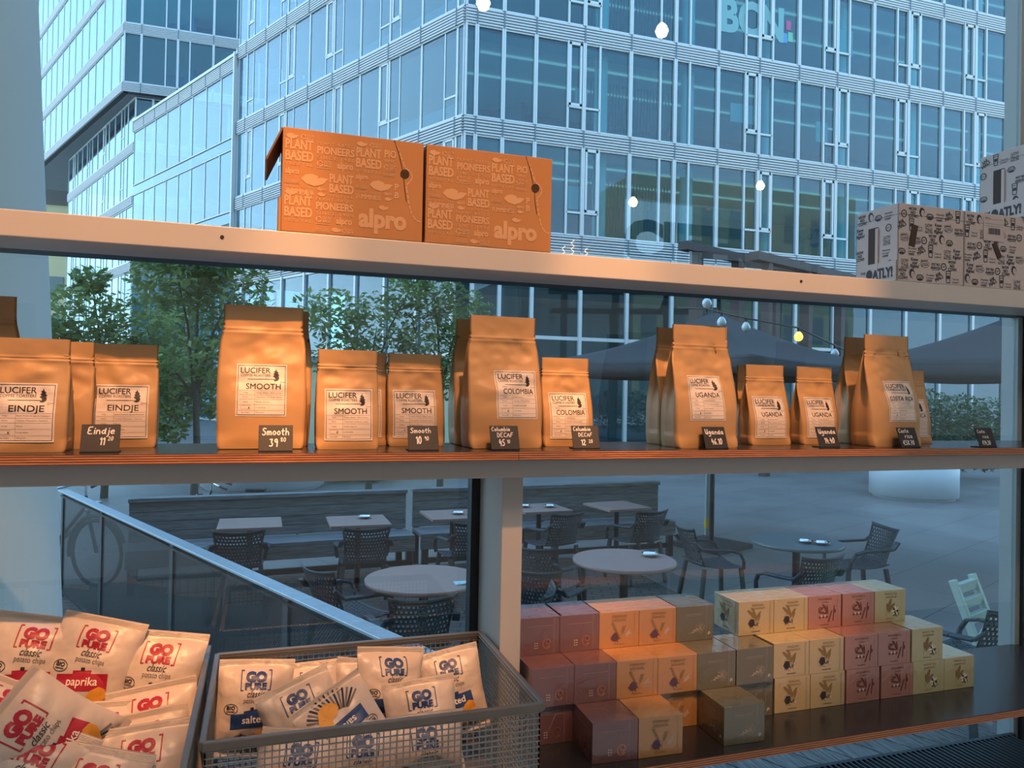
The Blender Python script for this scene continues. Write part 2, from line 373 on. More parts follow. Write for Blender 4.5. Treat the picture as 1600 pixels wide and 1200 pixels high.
class Print:
    """Flat ink shapes in 2-D, laid later onto a surface by a mapping function."""
    def __init__(s): s.v, s.f, s.m = [], [], []
    def poly(s, pts, mi=0):
        o = len(s.v); s.v += list(pts); s.f.append(tuple(range(o, o+len(pts)))); s.m.append(mi)
    def rect(s, x0, y0, x1, y1, mi=0, n=1, k=None, rot=0, c=None):
        k = k or n; o = len(s.v); c = c or ((x0+x1)/2, (y0+y1)/2); ca, sa = cos(rot), sin(rot)
        for j in range(k+1):
            for i in range(n+1):
                x = x0+(x1-x0)*i/n-c[0]; y = y0+(y1-y0)*j/k-c[1]
                s.v.append((c[0]+x*ca-y*sa, c[1]+x*sa+y*ca))
        for j in range(k):
            for i in range(n):
                a = o+j*(n+1)+i; s.f.append((a, a+1, a+n+2, a+n+1)); s.m.append(mi)
    def line(s, pts, w, mi=0):
        for (x0, y0), (x1, y1) in zip(pts, pts[1:]):
            L = math.hypot(x1-x0, y1-y0) or 1e-6; nx, ny = -(y1-y0)/L*w/2, (x1-x0)/L*w/2
            ex, ey = (x1-x0)/L*w*0.3, (y1-y0)/L*w*0.3
            s.poly([(x0+nx-ex, y0+ny-ey), (x0-nx-ex, y0-ny-ey), (x1-nx+ex, y1-ny+ey), (x1+nx+ex, y1+ny+ey)], mi)
    def ell(s, cx, cy, rx, ry, mi=0, n=14, rot=0, jag=0, rnd=None):
        pts = []
        for k in range(n):
            a = 2*pi*k/n; q = 1+(jag*(rnd.random()-0.5)*2 if rnd else 0)
            x, y = rx*q*cos(a), ry*q*sin(a); pts.append((cx+x*cos(rot)-y*sin(rot), cy+x*sin(rot)+y*cos(rot)))
        s.poly(pts, mi)
    def ring(s, cx, cy, rx, ry, w, mi=0, n=18, a0=0, a1=2*pi):
        pts = [(cx+rx*cos(a0+(a1-a0)*k/n), cy+ry*sin(a0+(a1-a0)*k/n)) for k in range(n+1)]
        s.line(pts, w, mi)
    def text(s, t, x, y, h=None, w=None, mi=0, bold=0.0, shear=0.0, sp=1.0, anchor='l', rot=0.0):
        """t in a box: h is the height of its letters, w (if given) the width they are set to; (x, y) is the lower left, middle or right."""
        heavy = bold > 0.005 and any(ch in 'MWmw' for ch in t)     # these letters thicken badly by outline offset: stamp them instead
        vs, fs, (a0, a1, b0, b1) = text_geo(t, 0.0 if heavy else bold, shear, sp)
        if a1 == a0: return 0
        base = 0.0; capb = max(b1-base, 1e-3)
        ky = h/capb if h else w/(a1-a0); kx = w/(a1-a0) if w else ky
        W_ = (a1-a0)*kx; dx = {'l': 0, 'm': -W_/2, 'r': -W_}[anchor]
        ca, sa = cos(rot), sin(rot)
        for jx, jy in (((-1, 0), (1, 0), (0, 0.7), (0, -0.7)) if heavy else ((0, 0),)):
            o = len(s.v)
            for vx, vy in vs:
                px, py = (vx-a0+jx*bold)*kx+dx, (vy-base+jy*bold)*ky
                s.v.append((x+px*ca-py*sa, y+px*sa+py*ca))
            for f in fs: s.f.append(tuple(o+i for i in f)); s.m.append(mi)
        return W_
    def build(s, name, mats, parent, fn, maxlen=None, mlift=None):
        if not isinstance(mats, (list, tuple)): mats = [mats]
        me = bpy.data.meshes.new(name)
        lay = [0]*len(s.v)
        for k, f in enumerate(s.f):
            for i in f: lay[i] = k
        flat, faces, mids = [(x, y, k) for (x, y), k in zip(s.v, lay)], s.f, s.m
        if maxlen:
            # cut the ink up finely enough to follow a curved surface (the third coordinate only carries the layer)
            t_ = bpy.data.meshes.new('ink'); t_.from_pydata([(x, y, 0) for x, y, k in flat], [], faces)
            t_.polygons.foreach_set('material_index', mids)
            bm = bmesh.new(); bm.from_mesh(t_); bpy.data.meshes.remove(t_)
            ly = bm.verts.layers.float.new('lay')
            for v, (x, y, k) in zip(bm.verts, flat): v[ly] = k
            bmesh.ops.triangulate(bm, faces=bm.faces)
            for _ in range(4):
                long_ = [e for e in bm.edges if e.calc_length() > maxlen]
                if not long_: break
                bmesh.ops.subdivide_edges(bm, edges=long_, cuts=1)
                bmesh.ops.triangulate(bm, faces=bm.faces)
            bm.verts.index_update()
            flat = [(v.co.x, v.co.y, int(v[ly])) for v in bm.verts]
            faces = [tuple(v.index for v in f.verts) for f in bm.faces]; mids = [f.material_index for f in bm.faces]
            bm.free()
        vs = []
        for x, y, k in flat:
            a, b_, c = Vector(fn(x, y)), Vector(fn(x+1e-4, y)), Vector(fn(x, y+1e-4))
            n = (b_-a).cross(c-a)
            vs.append(tuple(a+(n.normalized() if n.length > 1e-12 else n)*((k % 37)*4e-6+(mlift.get(s.m[min(k, len(s.m)-1)], 0) if mlift else 0))))
        me.from_pydata(vs, [], faces)
        for m in mats: me.materials.append(m)
        me.polygons.foreach_set('material_index', mids); me.update()
        o = bpy.data.objects.new(name, me); C.objects.link(o); o.parent = parent
        return o

# hand lettering: strokes of a chalk pen, in hundredths
G = {
 'E': '45,100 8,98 5,50 38,52 5,50 6,3 48,5', 'S': '45,90 25,100 6,82 20,58 42,40 38,10 18,0 3,14', 'D': '8,100 8,2 35,8 48,45 35,88 8,100',
 'C': '48,88 28,100 8,70 6,30 24,2 48,14', 'A': '2,0 24,100 48,0|12,36 40,38', 'F': '46,98 8,98 6,0|7,54 38,54', 'U': '5,100 8,25 25,3 42,25 46,100|46,60 50,2',
 'a': '42,52 22,60 6,34 18,4 38,22 43,54 42,14 54,6', 'b': '8,98 8,6 28,2 44,24 34,50 10,42', 'c': '42,50 22,60 5,30 20,3 42,12', 'd': '40,50 20,56 5,28 20,3 40,20 44,98 42,10 50,3',
 'e': '8,30 42,36 34,58 14,54 5,26 18,3 44,12', 'f': '42,92 26,98 20,60 20,2|6,54 36,56', 'g': '42,54 22,60 6,36 20,10 40,28 44,54 40,-26 20,-38 4,-26', 'h': '8,98 8,2|8,40 24,56 40,42 42,2',
 'i': '12,56 12,3|12,78 14,82', 'j': '18,56 18,-22 4,-36|18,78 20,82', 'l': '12,98 10,14 20,3', 'm': '5,56 6,2|6,42 18,57 28,42 28,4|28,42 42,57 52,42 53,2', 'n': '6,56 6,2|6,40 24,57 40,42 42,2',
 'o': '24,58 6,34 18,3 40,12 42,42 24,58', 'r': '8,56 8,2|8,38 20,54 36,52', 's': '38,52 20,58 8,44 34,24 28,4 6,6', 't': '20,90 18,10 34,3|4,58 38,60', 'u': '6,56 8,14 22,3 40,18 42,56 42,8 50,3',
 '0': '24,98 6,60 10,14 28,2 44,40 40,84 24,98', '1': '6,76 24,98 24,2', '2': '6,80 24,98 42,80 28,40 4,4 46,6', '3': '6,90 38,94 20,58 42,34 28,4 4,12', '4': '20,96 6,40 46,42|38,70 36,0',
 '5': '42,96 12,94 10,56 36,54 40,20 20,2 4,10', '6': '36,96 10,56 8,14 28,2 42,24 28,44 10,30', '7': '4,94 44,96 20,2|12,50 38,52', '8': '24,54 8,76 26,98 42,78 10,26 24,2 44,22 24,54',
 '9': '42,72 24,52 8,74 24,98 42,80 38,2', '.': '8,6 12,2', ',': '12,8 6,-14', '€': '48,88 28,98 12,60 14,20 34,3 50,14|2,60 36,62|2,40 34,42', ' ': ''}
def chalk(P, s, x, y, h, slant=0.0, wob=0.0, lw=0.16, squeeze=1.0):
    cx = x
    for ch in s:
        st = G.get(ch, '')
        wmax = 0
        for poly in st.split('|'):
            if not poly: continue
            pts = []
            for pr in poly.split():
                a, b = pr.split(','); a, b = float(a)/100, float(b)/100; wmax = max(wmax, a)
                pts.append((cx+(a+slant*b)*h*squeeze, y+b*h+wob*(cx-x)))
            # smooth the stroke a little
            if len(pts) > 2:
                q = [pts[0]]
                for i in range(1, len(pts)-1):
                    p0, p1, p2 = pts[i-1], pts[i], pts[i+1]
                    q.append((p1[0]*0.75+p0[0]*0.25, p1[1]*0.75+p0[1]*0.25)); q.append((p1[0]*0.75+p2[0]*0.25, p1[1]*0.75+p2[1]*0.25))
                pts = q+[pts[-1]]
            P.line(pts, h*lw)
        cx += ((wmax if st else 0.22)+0.13)*h*squeeze
    return cx-x
# ================================================================ THE SETTING: room, window, shelves
YG = 1.97                                   # the glass
b = MB(); b.box(-4, 7.6, -5.6, 1.96, -1.62, -1.55); struct(b.build('floor', mat('cafe_floor', (0.55, 0.52, 0.49), 0.6, vary=0.1)))
b = MB(); b.box(-4, 7.6, -5.6, 2.02, 4.6, 4.7); struct(b.build('ceiling', mat('cafe_ceiling', (0.35, 0.34, 0.33), 0.9)))
M_WALL = mat('cafe_wall', (0.74, 0.72, 0.69), 0.9)
b = MB(); b.box(-4, 4.75, -5.7, -5.6, -1.55, 4.6); b.box(6.75, 7.6, -5.7, -5.6, -1.55, 4.6); b.box(4.75, 6.75, -5.7, -5.6, -1.55, 1.7); b.box(4.75, 6.75, -5.7, -5.6, 2.75, 4.6)
struct(b.build('wall_back', M_WALL))
b = MB(); b.box(-4.1, -4, -5.7, 1.96, -1.55, 4.6); struct(b.build('wall_left', M_WALL))
b = MB(); b.box(7.6, 7.7, -5.7, 1.96, -1.55, 4.6); struct(b.build('wall_right', M_WALL))
M_STONE = mat('outer_wall_stone', (0.20, 0.21, 0.20), 0.8, vary=0.15, vscale=0.6)
b = MB(); b.box(-34, 11.5, 1.3, 2.02, 4.7, 10); b.box(-34, -4.1, 1.3, 2.02, -2.1, 4.7); b.box(7.7, 11.5, 1.3, 2.02, -2.1, 4.7); struct(b.build('wall_outer', M_STONE))

# beam across the window (upper ledge)
b = MB(); b.box(-4, 7.6, 1.74, 1.90, 0.291, 0.345)
trim1 = struct(b.build('trim_1', M_STEEL, bevel=0.002), 'painted steel beam carrying the cardboard boxes', 'beam')
b = MB(); b.box(-4, 7.6, 1.90, 1.985, 0.293, 0.343); b.build('gasket', M_GASKET, trim1)
for x, z in ((-0.091, 0.3215), (1.412, 0.3215)):
    b = MB(); b.prism([(x+0.004*cos(a*pi/6), z+0.004*sin(a*pi/6)) for a in range(12)], 1.7385, 1.75, axis='y'); b.build('screw_hole', M_INK, trim1)
# channel under the coffee shelf
b = MB(); b.box(-4, 7.6, 1.692, 1.985, -0.2033, -0.1588)
trim2 = struct(b.build('trim_2', M_STEEL, bevel=0.003), 'painted steel channel under the coffee shelf', 'beam')
# mullion
b = MB(); b.box(0.557, 0.610, 1.75, 1.985, -1.55, -0.2)
trim3 = struct(b.build('trim_3', M_STEEL, bevel=0.002), 'painted steel window post under the coffee shelf', 'post')
b = MB(); b.box(0.533, 0.5565, 1.945, 1.985, -1.55, -0.2); b.build('gasket', M_GASKET, trim3)
M_FRAME = mat('grey_frame', (0.30, 0.34, 0.35), 0.45)
b = MB(); b.box(2.508, 2.530, 1.958, 2.02, -1.55, 4.6)
trim4 = struct(b.build('trim_4', M_FRAME), 'grey window frame at the right edge', 'frame')
b = MB(); b.box(2.5305, 2.585, 1.945, 2.02, -1.55, 4.6); b.build('gasket', mat('dark_frame', (0.03, 0.045, 0.055), 0.5), trim4)
b = MB(); b.box(2.586, 2.66, 1.955, 2.02, -1.55, 4.6); b.build('outer_bead', M_FRAME, trim4)
for nm, x0, x1, z0, z1 in (('window_1', -4, 2.508, 0.345, 4.6), ('window_2', -4, 2.508, -0.139, 0.291), ('window_3', -4, 0.533, -1.55, -0.2), ('window_4', 0.61, 2.508, -1.55, -0.2),
                           ('window_5', 2.66, 7.6, 0.345, 4.6), ('window_6', 2.66, 7.6, -0.139, 0.291), ('window_7', 2.66, 7.6, -1.55, -0.2)):
    b = MB(); b.box(x0, x1, YG-0.004, YG+0.004, z0, z1); struct(b.build(nm, M_GLASS))
# window in the back wall with the shop's name on it (mirrored in the front glass)
b = MB(); b.box(4.75, 6.75, -5.66, -5.64, 1.7, 2.75); w8 = struct(b.build('window_8', M_GLASS))
P = Print(); P.text('LUCIFER', 3.72, 1.87, 0.61, w=3.35, bold=0.06)
P.build('window_lettering', mat('vinyl_lettering', (0.02, 0.03, 0.035), 0.6), w8, lambda x, y: (x, -5.63, y))

# plywood boards of the coffee shelf
def board(name, label, x0, x1, y0, y1, z0, z1, cat='shelf', group=None):
    t = MB(); t.box(x0, x1, y0+0.0006, y1, z1-0.0012, z1, 0); t.box(x0, x1, y0, y1, z0, z1-0.0012, 1)
    o = t.build(name, [M_PLYTOP, M_PLYEDGE]); tag(o, label, cat, group); return o
board('plywood_shelf', 'black-topped plywood shelf board under the left-hand and middle coffee bags', -4, 0.566, 1.660, 1.966, -0.1585, -0.1390, group='plywood shelf boards')
board('plywood_shelf', 'black-topped plywood shelf board under the Uganda and Costa Rica bags', 0.567, 5.5, 1.660, 1.966, -0.1578, -0.1383, group='plywood shelf boards')
board('plywood_counter', 'wide black plywood counter carrying the tea boxes', 0.613, 5.5, 1.545, 1.966, -0.871, -0.85, 'counter')
t = thing('counter_bracket', 'dark steel bracket under the tea counter', 'bracket', (2.9, 1.75, -1.55))
b = MB(); b.box(-0.03, 0.03, -0.15, 0.15, 0, 0.678); b.build('leg', M_BLACKMETAL, t)
# convector below the counter
t = thing('convector', 'black convector heater with a slatted grille under the counter', 'heater', (0, 0, -1.55))
b = MB(); b.box(0.7, 2.49, 1.70, 1.95, 0, 0.385); b.box(0.7, 2.49, 1.70, 1.725, 0.385, 0.402); b.box(0.7, 2.49, 1.935, 1.95, 0.385, 0.402); b.build('body', mat('black_enamel', (0.012, 0.015, 0.02), 0.35), t)
b = MB()
for i in range(88): b.box(0.72+i*0.02, 0.726+i*0.02, 1.725, 1.935, 0.39, 0.402)
b.build('grille', mat('dark_grille', (0.05, 0.055, 0.06), 0.4), t)

# pendant bulbs and squiggle lamps deeper in the cafe (seen mirrored in the glass)
M_BULB = mat('lit_bulb', (1, 0.7, 0.3), 0.4, emit=(1.0, 0.62, 0.22), estr=75)
for i, (x, y, z, lb) in enumerate(((1.70, -2.2, 3.28, 'warm pendant bulb mirrored over the building corner'), (3.40, -2.2, 3.33, 'warm pendant bulb mirrored highest in the right facade'),
                                   (4.57, -5.0, 2.52, 'warm pendant bulb mirrored just above the shop lettering'), (6.54, -5.0, 2.94, 'warm pendant bulb mirrored farthest to the right'))):
    t = thing('pendant_lamp', lb, 'lamp', (x, y, z), group='pendant bulbs in the cafe')
    b = MB(); b.lathe([(0.001, -0.06), (0.042, -0.045), (0.06, 0.0), (0.042, 0.045), (0.02, 0.07)], 20); b.build('bulb', M_BULB, t)
    b = MB(); b.lathe([(0.022, 0.07), (0.024, 0.13), (0.01, 0.14)], 14); b.tube([(0, 0, 0.14), (0, 0, 4.6-z)], 0.004, 6); b.build('cord', M_BLACKMETAL, t)
M_SQ = mat('lit_filament', (1, 0.7, 0.4), 0.4, emit=(1.0, 0.62, 0.32), estr=14)
for i, (x, z, hgt, lb) in enumerate(((3.80, 1.88, 0.16, 'short squiggle lamp, leftmost of the three mirrored in the glass'), (3.93, 1.86, 0.34, 'tall squiggle lamp, middle of the three mirrored in the glass'), (4.13, 1.82, 0.26, 'squiggle lamp, rightmost of the three mirrored in the glass'))):
    n = int(hgt/0.04)
    b = MB(); b.tube([(0.022*(-1)**k, 0, -k*0.04) for k in range(n+3)], 0.006, 6)
    o = b.build('squiggle_lamp', M_SQ); o.location = (x, -5.5, z+hgt*0.6); tag(o, lb, 'lamp', 'squiggle lamps on the back wall')

# ================================================================ COFFEE BAGS
def flame(P, x, y, h, mi=0):
    pts = [(0.10, 0.02), (0.30, 0.0), (0.46, 0.10), (0.50, 0.30), (0.42, 0.40), (0.52, 0.46), (0.40, 0.62), (0.44, 0.72), (0.32, 0.80), (0.27, 1.0), (0.20, 0.84), (0.10, 0.78), (0.16, 0.66), (0.06, 0.58), (0.14, 0.46), (0.02, 0.40), (0.16, 0.28), (0.22, 0.17), (0.10, 0.12)]
    P.poly([(x+a*h, y+b*h) for a, b in pts], mi)
ROWS = {'EINDJE': ('Brazil Timbo & Uganda Rwenzori', 'Creamy Chocolate, Hazelnut', 'Mixed', '13-03-2026'), 'SMOOTH': ('Timbo, Brazil, 100% Arabica', 'Chocolate, Full Body, Sweet', 'Mixed, Natural', '31-03-2026'),
        'COLOMBIA': ('HUERTA BLANCO', 'CARAMEL, VANILLA SUGAR', 'CATURRA, COLOMBIA', '15-04-2026'), 'UGANDA': ('Uganda, Rwenzori', 'Milk chocolate, Cherry', 'SL14, Natural', '01-04-2026'),
        'COSTA RICA': ('Santa Maria, Tarrazu', 'Milk cocoa, Plum, Apricot', 'Catuai, Honey', '11-03-2026')}
LW, LH = 0.108, 0.118
def label_print(name, weight):
    P = Print(); w, h = LW, LH
    m = 0.0035
    P.line([(m, m), (w-m, m), (w-m, h-m), (m, h-m), (m, m)], 0.0011)
    P.text('LUCIFER', 0.0085, h-0.0205, 0.0125, w=0.0640, bold=0.013)
    P.text('COFFEE ROASTERS', 0.0085, h-0.0285, 0.0058, w=0.0640, bold=0.004)
    P.line([(0.024, h-0.0345), (0.080, h-0.0345)], 0.0011)
    flame(P, 0.077, h-0.0385, 0.0285)
    P.ring(0.0955, h-0.041, 0.002, 0.002, 0.0007, 1, 8, 1.2, 5.2); P.line([(0.097, h-0.0405), (0.1035, h-0.0405)], 0.0008, 1)
    if name == 'COLOMBIA': P.text('DECAF', 0.0165, h-0.0415, 0.0028, mi=1)
    wn = {'EINDJE': 0.062, 'SMOOTH': 0.074, 'COLOMBIA': 0.081, 'UGANDA': 0.073, 'COSTA RICA': 0.091}[name]
    P.text(name, w/2+(0.004 if name != 'COSTA RICA' else 0.001), h-0.0570, 0.0125, w=wn, bold=0.012, anchor='m')
    y = h-0.0605
    rows = ROWS[name]
    for k, (lab, val) in enumerate((('Origin', rows[0]), ('Flavour', rows[1]), ('Variety', rows[2]), ('', rows[3]), ('Net weight', weight))):
        hh = (0.0095, 0.0095, 0.0125, 0.0130, 0.0085)[k]
        P.line([(0.006, y), (w-0.006, y)], 0.0004, 1)
        if lab: P.text(lab, 0.021, y-hh*0.5-0.0012, 0.0026, anchor='m', mi=1)
        else:
            P.line([(0.012, y-0.010), (0.031, y-0.010), (0.031, y-0.002), (0.012, y-0.002), (0.012, y-0.010)], 0.0004, 1); P.rect(0.027, y-0.009, 0.029, y-0.005)
        P.text(val, 0.042, y-hh*0.5-0.0012, 0.0026, mi=1, w=min(0.058, 0.0021*len(val)))
        y -= hh
    P.line([(0.040, h-0.0605), (0.040, m)], 0.0004, 1)
    return P

def bag_shape(w, d, h, seed, wr=1.0, bulge=0.25):
    sv = Vector((seed*3.1, seed*1.7, seed*0.9))
    def sm(a, b, x): x = max(0, min(1, (x-a)/(b-a))); return x*x*(3-2*x)
    def depth(t):
        if t < 0.06: return d*(0.95+0.05*t/0.06)
        if t > 0.86: return 0.0035
        q = sm(0.22, 0.88, t); return d*(1-q)+0.0035*q
    def width(t): return w*(0.985-0.015*sm(0.0, 0.06, 0.06-t)+(0.025+0.02*(h > 0.3))*sin(pi*min(1, t/0.82))-(0.02+0.035*(h > 0.3))*sm(0.70, 0.88, t))
    def front(x, z):
        t = z/h; D = depth(t); u = 2*x/w
        y = -D/2*(1-bulge*abs(u)**3*(1-sm(0.0, 0.12, 0.12-t)))
        k = sm(0.16, 0.55, t)*(1-sm(0.80, 0.90, t)*0.75)
        y += wr*k*0.0075*(noise.noise(Vector((x*16, z*24, 0))+sv)+0.6*noise.noise(Vector((x*34+z*20, z*44-x*15, 3))+sv))*(1-abs(u)**3)
        y += wr*0.0030*(noise.noise(Vector((x*9, z*7, 5))+sv))*sm(0.03, 0.10, t)
        for zz, a in ((0.805, 0.0026), (0.835, 0.0018)):
            y -= a*math.exp(-((t-zz)*h/0.0014)**2)*(1 if abs(u) < 0.93 else 0)
        y -= 0.0016*math.exp(-((z-0.021*h/0.228)/0.0012)**2)
        return y
    return depth, width, front

def pouch_mesh(w, d, h, seed, wr=1.0):
    depth, width, front = bag_shape(w, d, h, seed, wr)
    zs = [0, 0.002, 0.006]+[h*k/60 for k in range(2, 48)]+[h*(48+k*0.5)/60 for k in range(25)]
    NX = 26
    b = MB(); rings = []
    for z in zs:
        t = z/h; W_ = width(t)/2; D = depth(t)
        if z == 0: W_ *= 0.985
        fr = [(-W_+2*W_*i/NX, front((-W_+2*W_*i/NX)*w/(2*W_), z)) for i in range(NX+1)]
        g = (0.004+0.5*max(0, d-D)*0.85) if t > 0.1 else 0.001
        g *= (1 if t < 0.86 else 0.15)
        yb = lambda x: D/2*(1-0.22*abs(2*x/w)**3)+0.0018*noise.noise(Vector((x*20, z*20, seed+9)))*(1 if 0.1 < t < 0.8 else 0)
        bk = [(W_-2*W_*i/NX, yb(W_-2*W_*i/NX)) for i in range(NX+1)]
        ring = fr+[(W_-g*0.6, fr[-1][1]*0.45), (W_-g, 0.0), (W_-g*0.6, bk[0][1]*0.45)]+bk+[(-W_+g*0.6, bk[-1][1]*0.45), (-W_+g, 0), (-W_+g*0.6, fr[0][1]*0.45)]
        rings.append([(x, y, z) for x, y in ring])
    n = len(rings[0]); vs = [p for r in rings for p in r]
    fs = [(i*n+k, i*n+(k+1) % n, (i+1)*n+(k+1) % n, (i+1)*n+k) for i in range(len(rings)-1) for k in range(n)]
    b.add(vs, fs, 0, True)
    b.add(rings[0], [tuple(range(n))[::-1]]); b.add(rings[-1], [tuple(range(n))])
    return b, front
BAGP = {}
def coffee_bag(kind, variety, x, y, label, rz=0.0, lean=0.0, seed=1, roll=0.0, label_x=0.0, label_z=None, show_label=True, wr=1.0):
    w, d, h = ((0.141, 0.072, 0.229) if kind == 'small' else (0.186, 0.098, 0.325))
    grp = '250 gram kraft coffee bags on the shelf' if kind == 'small' else 'one kilo kraft coffee bags on the shelf'
    z = -0.1388 if x < 0.5 else -0.1381
    t = thing('coffee_bag', label, 'coffee bag', (x, y, z), rot=(R(lean), R(roll), R(rz)), group=grp)
    mb, front = pouch_mesh(w, d, h, seed, wr)
    mb.build('pouch', M_KRAFT, t)
    if show_label:
        lz = label_z if label_z is not None else (0.020 if kind == 'small' else 0.072)
        lx = label_x-LW/2
        q = Print(); q.rect(0, 0, LW, LH, n=18, k=20)
        lo = q.build('label', M_LABEL, t, lambda a, c: (lx+a, front(lx+a, lz+c)-0.0007, lz+c))
        label_print(variety, '250 gram' if kind == 'small' else '1000 gram').build('label_print', [M_INK, M_GREYINK], lo, lambda a, c: (lx+a, front(lx+a, lz+c)-0.00115, lz+c), 0.007)
    return t
coffee_bag('big', 'EINDJE', -0.600, 1.895, 'large kraft coffee bag standing behind at the far left end', 2, 0, 11, show_label=False)
coffee_bag('small', 'EINDJE', -0.447, 1.764, 'small Eindje bag cut by the left edge of the photo', 0, 0, 1, label_x=-0.004)
coffee_bag('small', 'EINDJE', -0.418, 1.842, 'small kraft bag directly behind the leftmost Eindje bag', 1, 0, 2, show_label=False)
coffee_bag('small', 'EINDJE', -0.398, 1.920, 'small kraft bag hindmost behind the leftmost Eindje bag', -2, 0, 3, show_label=False)
coffee_bag('small', 'EINDJE', -0.297, 1.885, 'small Eindje bag standing behind the Eindje price sign', 2, 0, 4, label_x=-0.001)
coffee_bag('big', 'SMOOTH', -0.002, 1.822, 'large Smooth bag, the tallest bag left of the middle, behind the 39.80 sign', -1, -1.5, 5, label_x=-0.001)
coffee_bag('big', 'SMOOTH', 0.016, 1.915, 'large kraft bag hidden behind the large Smooth bag', -3, 0, 6, show_label=False)
coffee_bag('small', 'SMOOTH', 0.186, 1.795, 'small Smooth bag with its whole label in view, right of the large Smooth bag', 0, 0, 7, label_x=0.002)
coffee_bag('small', 'SMOOTH', 0.225, 1.905, 'small Smooth bag peeping out behind the whole-label Smooth bag', 1, 0, 8)
coffee_bag('small', 'SMOOTH', 0.362, 1.885, 'small Smooth bag behind the 10.90 sign', 1, 0, 9, label_x=-0.004)
coffee_bag('big', 'COLOMBIA', 0.565, 1.797, 'large Colombia bag behind the 45.10 sign', 2, 0, 10, label_x=0.026, wr=1.15)
coffee_bag('big', 'COLOMBIA', 0.560, 1.912, 'large kraft bag leaning out behind the large Colombia bag', 0, 0, 12, show_label=False, wr=1.4)
coffee_bag('small', 'COLOMBIA', 0.752, 1.842, 'small Colombia bag behind the 12.20 sign', 3, 0, 13, label_x=0.0)
coffee_bag('big', 'UGANDA', 1.112, 1.768, 'large Uganda bag, foremost of its row, behind the 46.10 sign', 2, 0, 14, label_x=-0.004, wr=1.2)
coffee_bag('big', 'UGANDA', 1.122, 1.872, 'large kraft bag second in the row behind the large Uganda bag', 3, 0, 15, show_label=False, wr=1.2)
coffee_bag('big', 'UGANDA', 1.170, 1.915, 'large kraft bag hindmost in the row behind the large Uganda bag', 1, 0, 16, show_label=False)
coffee_bag('small', 'UGANDA', 1.378, 1.848, 'small Uganda bag with its whole label in view, in the gap between two signs', 3, 0, 17, label_x=-0.002)
coffee_bag('small', 'UGANDA', 1.402, 1.922, 'small kraft bag showing behind the two small Uganda bags', 1, 0, 18, show_label=False)
coffee_bag('small', 'UGANDA', 1.568, 1.868, 'small Uganda bag behind the 14.40 sign', 4, 0, 19, label_x=0.0)
coffee_bag('big', 'COSTA RICA', 1.745, 1.772, 'large Costa Rica bag behind the 58.70 sign', 3, 0, 20, label_x=0.018, wr=1.2)
coffee_bag('big', 'COSTA RICA', 1.775, 1.886, 'large kraft bag behind the large Costa Rica bag', 4, 0, 21, show_label=False, wr=1.4)
coffee_bag('small', 'COSTA RICA', 1.936, 1.878, 'small Costa Rica bag half hidden at the right end of the bags', 3, 0, 22)

# ================================================================ CHALK PRICE SIGNS
def price_sign(x, y, label, lines, rz=0.0, tilt=20):
    z = -0.1388 if x < 0.5 else -0.1381
    t = thing('price_sign', label, 'price sign', (x, y, z), R(rz), group='black price signs on the shelf')
    w, h = 0.071, 0.058
    b = MB(); ct, st = cos(R(tilt)), sin(R(tilt))
    b.xf = lambda p: (p[0], p[1]*ct+p[2]*st, p[2]*ct-p[1]*st+0.0015)
    b.box(-w/2, w/2, -0.0012, 0.0012, 0, h); b.build('plate', M_CHALKB, t, bevel=0.0006)
    b = MB(); b.box(-w/2, w/2, -0.002, 0.030, 0, 0.0025); b.bar((0, 0.006, 0.003), (0, 0.026, 0.003), 0.004, 0.004); b.build('foot', M_CHALKB, t)
    P = Print()
    for s, px, py, hh, sl, wb, sq in lines: chalk(P, s, px, py, hh, sl, wb, 0.145, sq)
    P.build('chalk_writing', M_CHALK, t, lambda a, c: (a-w/2, -0.0018*ct+c*st, c*ct+0.0018*st+0.0015))
price_sign(-0.312, 1.712, 'black sign chalked Eindje 11.20, leftmost of the signs', [('Eindje', 0.011, 0.037, 0.015, 0.1, 0.0, 1.15), ('11', 0.034, 0.014, 0.016, 0.1, 0, 0.9), ('20', 0.049, 0.023, 0.009, 0.1, 0, 1.0)], 2)
price_sign(0.028, 1.706, 'black sign chalked Smooth 39.80', [('Smooth', 0.007, 0.035, 0.016, 0.05, 0.0, 1.05), ('39', 0.022, 0.009, 0.018, 0.05, 0, 0.95), ('80', 0.045, 0.020, 0.010, 0, 0, 1.1)], 0)
price_sign(0.352, 1.706, 'black sign chalked Smooth 10.90', [('Smooth', 0.006, 0.040, 0.012, 0.05, 0, 1.2), ('10', 0.018, 0.014, 0.018, 0.0, 0, 0.85), ('90', 0.038, 0.022, 0.010, 0, 0, 1.0)], 1)
price_sign(0.548, 1.704, 'black sign chalked Columbia Decaf 45.10', [('Columbia', 0.004, 0.044, 0.0105, 0.05, 0, 1.05), ('DECAF', 0.016, 0.029, 0.011, 0.05, 0.02, 1.25), ('45', 0.020, 0.008, 0.016, 0, 0, 0.85), ('10', 0.040, 0.014, 0.009, 0, 0, 1.0)], 0)
price_sign(0.765, 1.722, 'black sign chalked Columbia Decaf 12.20', [('Columbia', 0.004, 0.044, 0.0105, 0.05, 0, 1.05), ('DECAF', 0.016, 0.029, 0.010, 0.05, 0.02, 1.25), ('12', 0.022, 0.007, 0.015, 0, 0, 0.9), ('20', 0.042, 0.013, 0.009, 0, 0, 1.1)], -3)
price_sign(1.118, 1.690, 'black sign chalked Uganda 46.10', [('Uganda', 0.006, 0.037, 0.014, 0.05, 0, 1.15), ('46.10', 0.020, 0.010, 0.016, 0.05, 0, 0.95)], 5)
price_sign(1.494, 1.712, 'black sign chalked Uganda 14.40', [('Uganda', 0.006, 0.037, 0.014, 0.05, 0, 1.15), ('14.40', 0.020, 0.010, 0.016, 0.05, 0, 0.95)], 2)
